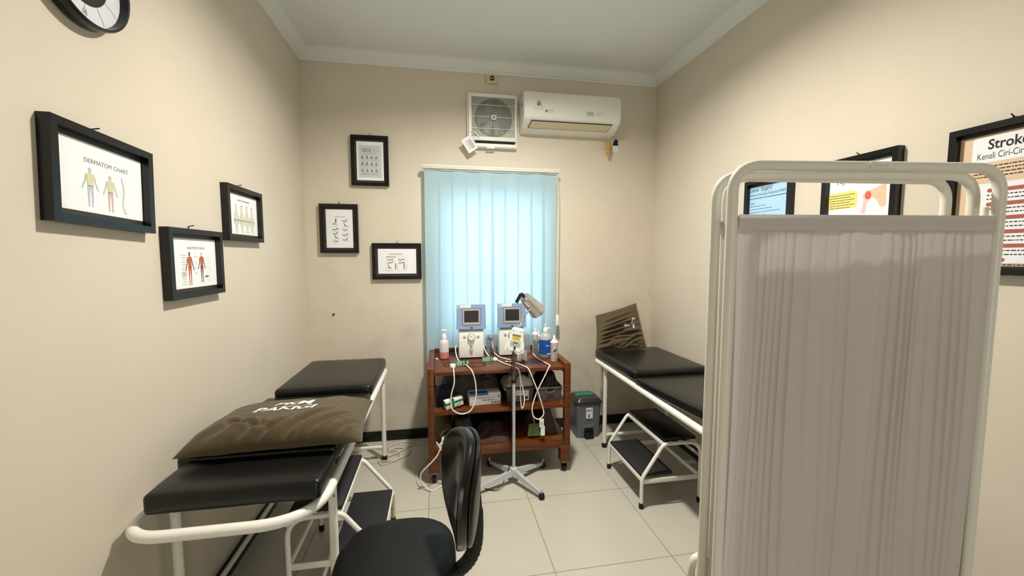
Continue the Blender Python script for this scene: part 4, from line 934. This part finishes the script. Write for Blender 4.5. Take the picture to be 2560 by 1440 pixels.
b.grid(lambda u, v: (.585+.09*(1-u)+(u-.5)*.02*(1-v), 2.672-.001, .345-.088*v), 10, 10, 'green'); b.tube([(.635, 2.672, .345), (.62, 2.672, .40), (.615, 2.672, .461)], .002, 'cablew', 6)
solo(b, 'green_pouch', (.63, 2.67, .257), 'small green cloth pouch hanging under middle trolley shelf', 'pouch')

# cords at left of the trolley
root = thing('extension_cord', (.05, 2.60, .25), 'white cord falling from power strip to floor in front of trolley', 'cord')
b = B()
b.tube(spl([(.11, 2.63, .255), (.06, 2.612, .245), (.0, 2.604, .255), (-.02, 2.598, .27), (.005, 2.59, .31), (.01, 2.60, .33)], 6), .0042, 'cablew', 8)
b.tube(spl([(.005, 2.596, .33), (-.005, 2.585, .28), (-.03, 2.575, .22), (-.085, 2.565, .165), (-.130, 2.565, .12), (-.135, 2.57, .07), (-.115, 2.575, .028), (-.07, 2.545, .006), (-.02, 2.575, .006), (.06, 2.66, .006), (.12, 2.72, .006)], 7), .0042, 'cablew', 8)
b.tube(spl([(-.035, 2.598, .30), (-.015, 2.59, .27), (.01, 2.58, .22), (.03, 2.572, .17), (.04, 2.56, .12), (.045, 2.555, .07)], 6), .0042, 'cablew', 8)
b.build('cord', root)
b = B()
b.tube(spl([(-.60, 3.30, .006), (-.52, 3.22, .006), (-.43, 3.17, .006), (-.35, 3.10, .006), (-.29, 3.02, .006), (-.285, 3.15, .008), (-.36, 3.18, .010), (-.46, 3.05, .006), (-.43, 2.94, .006), (-.37, 2.96, .006), (-.31, 3.02, .010), (-.33, 3.12, .008), (-.42, 3.20, .006), (-.30, 3.28, .006), (-.16, 3.20, .006), (-.10, 3.0, .006), (-.15, 2.86, .006), (-.17, 2.72, .006), (-.15, 2.62, .006), (-.10, 2.595, .006)], 8), .0042, 'cord', 8)
b.tube(spl([(-.52, 3.08, .006), (-.40, 3.05, .012), (-.30, 3.13, .012), (-.24, 3.21, .006), (-.12, 3.22, .006)], 8), .0042, 'cord', 8)
b.tube(spl([(-.45, 3.0, .006), (-.36, 2.98, .012), (-.26, 3.05, .006), (-.24, 3.12, .006)], 8), .0042, 'cord', 8)
solo(b, 'floor_cord', (-.35, 3.0, 0), 'ivory cord tangled on floor between left bed leg and trolley', 'cord')

# ------------------------------------------------------------------ infrared lamp stand
LX, LY = .468, 2.560
root = thing('infrared_lamp', (LX, LY, 0), 'infrared lamp with silver shade on grey four-foot stand before trolley', 'lamp')
b = B().lathe([(.016, .045), (.026, .05), (.028, .075), (.026, .098), (.016, .106), (.012, .106)], (LX, LY, 0), 'polegrey', 20); b.build('hub', root)
for ex, ey, cap in ((.604, 2.345, 1), (.212, 2.462, 1), (.705, 2.600+.11, 0), (.335, 2.80, 0)):
    d = Vector((ex-LX, ey-LY, 0)); L = d.length; d.normalize(); sd = Vector((-d.y, d.x, 0))
    b = B(); sec = []
    for t, hw, zt, zb in ((.02, .016, .094, .052), (.30, .016, .078, .046), (.6, .014, .062, .036), (.92, .011, .046, .026), (1, .009, .042, .024)):
        c = Vector((LX, LY, 0))+d*L*t
        sec.append([c+sd*hw*.7+Vector((0, 0, zt)), c-sd*hw*.7+Vector((0, 0, zt)), c-sd*hw+Vector((0, 0, zb)), c+sd*hw+Vector((0, 0, zb))])
    vs = [v for s_ in sec for v in s_]; fs = [(0, 1, 2, 3), tuple(4*(len(sec)-1)+k for k in (3, 2, 1, 0))]
    for i in range(len(sec)-1):
        for k in range(4): fs.append((i*4+k, (i+1)*4+k, (i+1)*4+(k+1) % 4, i*4+(k+1) % 4))
    b.add(vs, fs, 'polegrey'); b.lathe([(.006, .03), (.006, .062), (.003, .064)], (ex, ey, 0), 'polegrey', 10); f = b.build('foot', root)
    B().lathe([(.012, 0), (.018, .004), (.020, .018), (.016, .034), (.008, .040)], (ex, ey, 0), 'rubber', 16).build('rubber_cap', f)
B().tube([(LX, LY, .10), (LX, LY, .69)], .0105, 'polegrey', 14).build('lower_pole', root)
B().lathe([(.011, -.008), (.014, -.006), (.014, .010), (.009, .012)], (LX, LY, .682), 'black', 14).build('collar', root)
B().tube([(LX, LY, .69), (LX+.002, LY, .90)], .008, 'poledark', 12).build('upper_pole', root)
T = Matrix.Translation((.477, LY-.035, .961)) @ Matrix.Rotation(math.radians(10), 4, 'Y') @ Matrix.Rotation(math.radians(-18), 4, 'Z') @ Matrix(((1, 0, 0, 0), (0, 0, -1, 0), (0, 1, 0, 0), (0, 0, 0, 1)))
outl = [(-.060, -.072), (.056, -.072), (.060, -.066), (.058, -.030), (.046, .006), (.040, .034), (.038, .074), (.030, .080), (-.030, .080), (-.038, .074), (-.040, .034), (-.046, .006), (-.062, -.030), (-.064, -.066)]
b = B().prism(outl, -.030, .018, 'devw', T); b.prism([(x*.86, y*.9) for x, y in outl], .018, .020, 'devw', T)
for x, y in ((-.045, -.055), (.045, -.055), (-.026, .062), (.026, .062)): b.disc(x, y, .004, .004, .0206, 'ink_grey', T, 10)
hs = b.build('control_box', root)
b = B().rect(-.028, .028, .030, .042, .0212, 'ink_grey', T).rect(-.026, .026, .006, .028, .0212, 'yellow', T).rect(-.034, .034, -.036, .0, .0210, 'ink_pale', T).rect(-.016, .016, -.014, -.008, .0214, 'ink', T)
for q in range(3): scrib(b, T, -.03, -.018-q*.006, .06, 'ink_grey', .005, .0214)
for q in range(2): scrib(b, T, -.02, .022-q*.007, .04, 'bink', .006, .0216)
b.build('rating_label', hs)
gb = T @ Vector((-.002, .080, -.004))
B().tube(spl([gb, (.514, LY+.0, 1.06), (.530, LY+.005, 1.10), (.556, LY+.01, 1.135), (.586, LY+.01, 1.160)], 6), .0062, 'chrome', 10).build('gooseneck', root)
A0, A1 = Vector((.540, 2.580, 1.236)), Vector((.645, 2.640, 1.130)); ax = (A1-A0).normalized()
q_ = Vector((0, 0, 1)).rotation_difference(ax).to_matrix().to_4x4(); TS = Matrix.Translation(A0) @ q_; Ls = (A1-A0).length
b = B().lathe([(.014, -.003), (.031, -.001), (.035, .006), (.038, .024), (.053, Ls-.014), (.057, Ls-.004), (.056, Ls), (.052, Ls), (.048, Ls-.02), (.029, .014), (.010, .012)], (0, 0, 0), 'alum', 32, T=TS); b.build('lamp_shade', root)
B().lathe([(.014, .02), (.03, Ls-.03), (.028, Ls-.012), (.010, Ls-.006)], (0, 0, 0), 'red', 20, T=TS).build('bulb', root)
B().tube(rpath([A0+ax*.0, A0-ax*.034, A0-ax*.034+Vector((-.034, -.004, -.058))], .012, 4), [.016]+[.015]*4+[.012]*0+[.010]*1+[.009] if False else .0115, 'black', 10).build('shade_handle', root)
b = B(); cp = T @ Vector((.0, -.042, .022)); b.tube(spl([cp, cp+Vector((-.004, -.012, -.006)), cp+Vector((-.016, -.006, -.04)), (LX-.016, LY-.014, .82), (LX-.018, LY-.012, .6), (LX-.014, LY-.012, .35), (LX-.03, LY-.015, .16), (LX-.05, LY-.02, .07), (LX-.12, LY-.085, .012), (LX-.20, LY-.05, .006)], 6), .0028, 'cableb', 8)
b.lathe([(.007, -.004), (.007, .006)], tuple(cp), 'black', 12, 'y'); b.build('power_cord', root)

# ------------------------------------------------------------------ bin
root = thing('pedal_bin', (1.195, 3.20, 0), 'grey pedal bin with charcoal lid between trolley and right bed', 'bin')
def frus(b, x0, x1, y0, y1, z0, z1, gx, r, m, n=5):
    lo = rrect(x0, x1, y0, y1, r, n); hi = rrect(x0-gx, x1+gx, y0-gx, y1+gx, r, n); k = len(lo)
    b.add([(x, y, z0) for x, y in lo]+[(x, y, z1) for x, y in hi], [(i, (i+1) % k, k+(i+1) % k, k+i) for i in range(k)]+[tuple(reversed(range(k))), tuple(range(k, 2*k))], m, True)
    return b
b = frus(B(), 1.098, 1.292, 3.110, 3.300, .0, .292, .012, .022, 'bin'); b.box(1.145, 1.243, 3.099, 3.112, .005, .115, 'bin', .003); b.build('bin_body', root)
b = frus(B(), 1.080, 1.312, 3.088, 3.318, .292, .306, .001, .03, 'binlid'); frus(b, 1.086, 1.306, 3.094, 3.312, .306, .330, -.016, .03, 'binlid'); b.build('lid', root)
b = B(); b.grid(lambda u, v: (1.115+.165*u, 3.185+.09*v, .331+.003*abs(math.sin(u*9+v*3))), 16, 8, 'binfoil'); b.build('lid_sticker', root)
b = B().box(1.160, 1.228, 3.070, 3.100, .012, .062, 'black', .004).box(1.155, 1.233, 3.096, 3.0985, .010, .088, 'dark'); b.build('pedal', root)
TBn = Matrix(((1, 0, 0, 1.196), (0, 0, -1, 3.099), (0, 1, 0, .21), (0, 0, 0, 1)))
b = B().prism([(-.026, -.042), (.030, -.042), (.030, .046), (-.026, .046)], 0, .004, 'card', TBn); b.text('eco', .002, .018, .034, .0046, 'ink', TBn, width=.046, bold=.0006)
b.poly([(-.006, -.036), (.003, -.036), (.004, -.01), (-.001, -.002), (-.007, -.012)], .0046, 'ink', TBn); b.line([(.008, -.032), (.024, -.032), (.024, -.004), (.010, -.004)], .0014, .0046, 'ink_red', TBn); b.build('label', root)

# ------------------------------------------------------------------ office chair
root = thing('office_chair', (-.16, 1.36, 0), 'black padded office chair in front, back turned sideways', 'chair')
def blob(cx, cy, rx, ry, z0, z1, m, n=48, ex=2.7, rows=None):
    b = B(); rows = rows or [(.90, 0), (.985, .18), (1, .42), (.985, .66), (.93, .84), (.82, .95), (.6, 1.0), (.3, 1.015), (.0, 1.02)]
    def f(u, v):
        i = v*(len(rows)-1); k = min(int(i), len(rows)-2); t = i-k
        s = rows[k][0]*(1-t)+rows[k+1][0]*t; h = rows[k][1]*(1-t)+rows[k+1][1]*t
        a = 2*PI*u; c, s_ = math.cos(a), math.sin(a)
        R_ = (abs(c)**ex+abs(s_)**ex)**(-1/ex)
        return (cx+rx*s*R_*c, cy+ry*s*R_*s_, z0+(z1-z0)*h)
    b.grid(f, n, (len(rows)-1)*2, m, True); b.add([f(k/n, 0) for k in range(n)], [tuple(reversed(range(n)))], m)
    return b
blob(-.160, 1.375, .204, .212, .425, .485, 'seatv').build('seat', root)
# backrest: local frame, w across (y), z up, facing -X, curved round the sitter
def back(off, thick, m, wscale, hs, name, mat_, zc=.738):
    ry, rz = .185*wscale, .177*hs; ang = math.radians(7)
    b = B()
    def f(u, v, side):
        a = 2*PI*u; ex = 2.4
        R_ = (abs(math.cos(a))**ex+abs(math.sin(a))**ex)**(-1/ex)
        s = math.sin(min(1, v)*PI/2)
        y = ry*R_*s*math.cos(a); z = rz*R_*s*math.sin(a)
        y *= 1-.10*(-z/rz if z < 0 else -.15*z/rz)
        edge = math.cos(min(1, v)*PI/2)**.45
        x = -.42*(y*y)/.18*.62+.10*z*.55+.35*max(0, -z)**2*-1.6
        x += off+side*thick/2*edge
        X = Vector((x, y, z)); X = Matrix.Rotation(ang, 3, 'Z') @ X
        return (.088+X.x, 1.315+X.y, zc+X.z)
    b.grid(lambda u, v: f(u, v, -1), 48, 14, mat_, True); b.grid(lambda u, v: f(1-u, v, 1), 48, 14, mat_, True)
    return b.build(name, root)
back(-.010, .062, None, 1.0, 1.0, 'back_cushion', 'leather'); back(.016, .028, None, .985, .985, 'back_shell', 'black')
b = B(); pth = spl([(.104, 1.318, .73), (.110, 1.318, .66), (.112, 1.318, .57), (.104, 1.320, .505), (.080, 1.322, .458), (.040, 1.326, .428), (-.04, 1.34, .410), (-.12, 1.36, .408)], 10)
rad = []
for i, p in enumerate(pth): rad.append((.021 if i < 12 else .024)+(.0016*math.sin(i*2.2) if i > 22 and p.x > -.02 else 0))
b.tube(pth, rad, 'rubber', 16); b.build('spine_bar', root)
B().lathe([(.07, .40), (.07, .424)], (-.16, 1.36, 0), 'black', 20).build('seat_plate', root)
B().lathe([(.027, .09), (.027, .24), (.02, .245), (.02, .40)], (-.16, 1.36, 0), 'black', 18).build('gas_column', root)
for k in range(5):
    a = k*2*PI/5+.45; e = Vector((-.16+.25*math.cos(a), 1.36+.25*math.sin(a), .075))
    l = B().tube([(-.16, 1.36, .11), tuple(e)], [.024, .015], 'black', 10).build('base_arm', root)
    B().lathe([(0, -.022), (.022, -.02), (.026, -.008), (.026, .008), (.022, .02), (0, .022)], (e.x, e.y, .026), 'black', 16, 'x').tube([(e.x, e.y, .03), (e.x, e.y, .075)], .006, 'black', 8).build('castor', l)

# ------------------------------------------------------------------ folding screen
root = thing('folding_screen', (1.03, .88, 0), 'three-panel folding privacy screen with cream tube frame and pleated white cloth', 'folding screen')
def panel(A, Bp, zt, seed):
    A = Vector(A); Bp = Vector(Bp); r = .0125; R = .065
    pts = rpath([(A.x, A.y, .05), (A.x, A.y, zt), (Bp.x, Bp.y, zt), (Bp.x, Bp.y, .05)], [0, R, R, 0], 10)
    fr = B().tube(pts, r, 'cream', 14).tube([(A.x, A.y, .16), (Bp.x, Bp.y, .16)], .009, 'cream', 10)
    fr = fr.build('panel_frame', root)
    for P in (A, Bp): B().lathe([(.016, 0), (.018, .004), (.017, .05), (.0125, .052)], (P.x, P.y, 0), 'rubber', 12).build('rubber_foot', fr)
    d = (Bp-A); L = d.length; d.normalize(); nn = Vector((d.y, -d.x))  # towards the camera
    zt2 = zt-.115; zb = .17; m0, m1 = .014, L-.014
    rnd = random.Random(seed); ph = [rnd.uniform(0, 6) for _ in range(8)]
    def f(u, v):
        s = m0+(m1-m0)*u; z = zt2+(zb-zt2)*v
        band = 1 if v > .028 else max(0, v-.020)/.008
        q = u*L
        ff = q*205+ph[0]+5.0*math.sin(q*15+ph[1])+2.4*math.sin(q*38+ph[5])
        pl = (1-abs(math.sin(ff/2)))**2.2
        w = .0065*(.45+.75*abs(math.sin(q*23+ph[6]+v)))*pl*(1.0 if v < .3 else max(.40, 1.25-v*.9))+.004*math.sin(q*47+ph[2]+2.2*math.sin(q*13+ph[3])+.6*v)+.003*math.sin(q*25+ph[4]+.8*v)
        amp = band*(.6+.55*min(1, v*4))
        w = w*amp*min(1, u*14, (1-u)*14)+.0015
        p = A+d*(s+.006*math.sin(v*5+q*20)*band)
        return (p.x+nn.x*w, p.y+nn.y*w, z)
    c = B().grid(f, 640, 22, 'mauve'); c = c.build('cloth_panel', root)
    hm = B(); hA = A+d*.014; hB = Bp-d*.014
    for e in (.0075, -.004): hm.add([(hA.x+nn.x*e, hA.y+nn.y*e, zt2+.002), (hB.x+nn.x*e, hB.y+nn.y*e, zt2+.002), (hB.x+nn.x*e, hB.y+nn.y*e, zt2-.034), (hA.x+nn.x*e, hA.y+nn.y*e, zt2-.034)], [(0, 1, 2, 3)], 'mauve')
    hm.build('hem', root)
    B().tube([(A.x, A.y, zt2-.004), (Bp.x, Bp.y, zt2-.004)], .005, 'mauve', 8).build('curtain_rod', root)
P1L, P1R = (.672, .855), (1.326, .772)
P2L, P2R = (.697, .945), (1.334, .826)
P3L, P3R = (.775, 1.010), (1.428, .945)
panel(P1L, P1R, 1.709, 1); panel(P2L, P2R, 1.703, 2); panel(P3L, P3R, 1.715, 3)
dd = Vector((P1R[0]-P1L[0], P1R[1]-P1L[1], 0)).normalized(); ang_ = math.atan2(dd.y, dd.x)
TM = Matrix.Translation((1.013, .8120, 1.709)) @ Matrix.Rotation(ang_, 4, 'Z')
b = B().box(-.026, .026, -.0138, -.0128, -.007, .009, 'cream', .0, TM); scrib(b, TM @ Matrix(((1, 0, 0, 0), (0, 0, -1, -.0138), (0, 1, 0, 0), (0, 0, 0, 1))), -.020, .001, .038, 'ink_pale', .006, .0004); b.build('maker_plate', root)
for z in (1.60, .9, .3): B().lathe([(.006, -.02), (.006, .02)], (P1R[0]+.006, .799, z), 'cream', 10).build('hinge', root)
b = B().tube(spl([(.745, .985, .64), (.70, .972, .660), (.682, .968, .640), (.680, .966, .57), (.690, .966, .40)], 6), .010, 'cream', 10); b.build('folded_stay', root)
B().lathe([(.004, -.010), (.004, .006)], (.706, .945, .674), 'screw', 8, 'x').box(.690, .712, .943, .947, .664, .682, 'screw', .0015, None).build('wing_nut', root)

# ------------------------------------------------------------------ lights
LXc, LYc = .46, 1.86
root = thing('ceiling_lamp', (LXc, LYc, ZC-.075), 'round white ceiling downlight above the middle of the room', 'lamp')
B().lathe([(.118, 0), (.118, -.070), (.112, -.075), (.106, -.070), (.104, -.004)], (LXc, LYc, ZC-.001), 'white', 32, cap=False).build('housing', root)
B().lathe([(.100, -.036), (.01, -.036)], (LXc, LYc, ZC), 'lampdiff', 32).build('diffuser', root)
li = bpy.data.lights.new('ceiling_lamp_light', 'AREA'); li.shape = 'DISK'; li.size = .17; li.energy = 67; li.color = (1, .968, .885)
o = bpy.data.objects.new('ceiling_lamp_light', li); COL.objects.link(o); o.location = (LXc, LYc, ZC-.040)
li = bpy.data.lights.new('rear_fill_light', 'AREA'); li.shape = 'RECTANGLE'; li.size = 1.5; li.size_y = 2.0; li.energy = 47; li.color = (.95, 1, .98)  # unseen soft area light, added as fill through the rear doorway
o = bpy.data.objects.new('rear_fill_light', li); COL.objects.link(o); o.location = (.65, YN-1.0, 1.25); o.rotation_euler = (PI/2, 0, 0)
# daylight outside the window
wd = bpy.data.worlds.new('outdoor_daylight'); SC.world = wd; wd.use_nodes = True
bg = wd.node_tree.nodes['Background']; bg.inputs['Color'].default_value = (.78, .93, 1, 1); bg.inputs['Strength'].default_value = 3.7

# ------------------------------------------------------------------ camera
th = math.atan2(80, 1019); psi = math.atan2(182*math.cos(th), 1019)
cam = bpy.data.cameras.new('camera'); cam.sensor_width = 36; cam.lens = 1019/2560*36; cam.clip_start = .02
co = bpy.data.objects.new('camera', cam); COL.objects.link(co); co.location = (0, 0, 1.5); co.rotation_euler = (PI/2-th, 0, -psi)
SC.camera = co
SC.view_settings.view_transform = 'Standard'; SC.view_settings.look = 'None'; SC.view_settings.exposure = 0; SC.view_settings.gamma = 1
SC.view_settings.use_curve_mapping = False
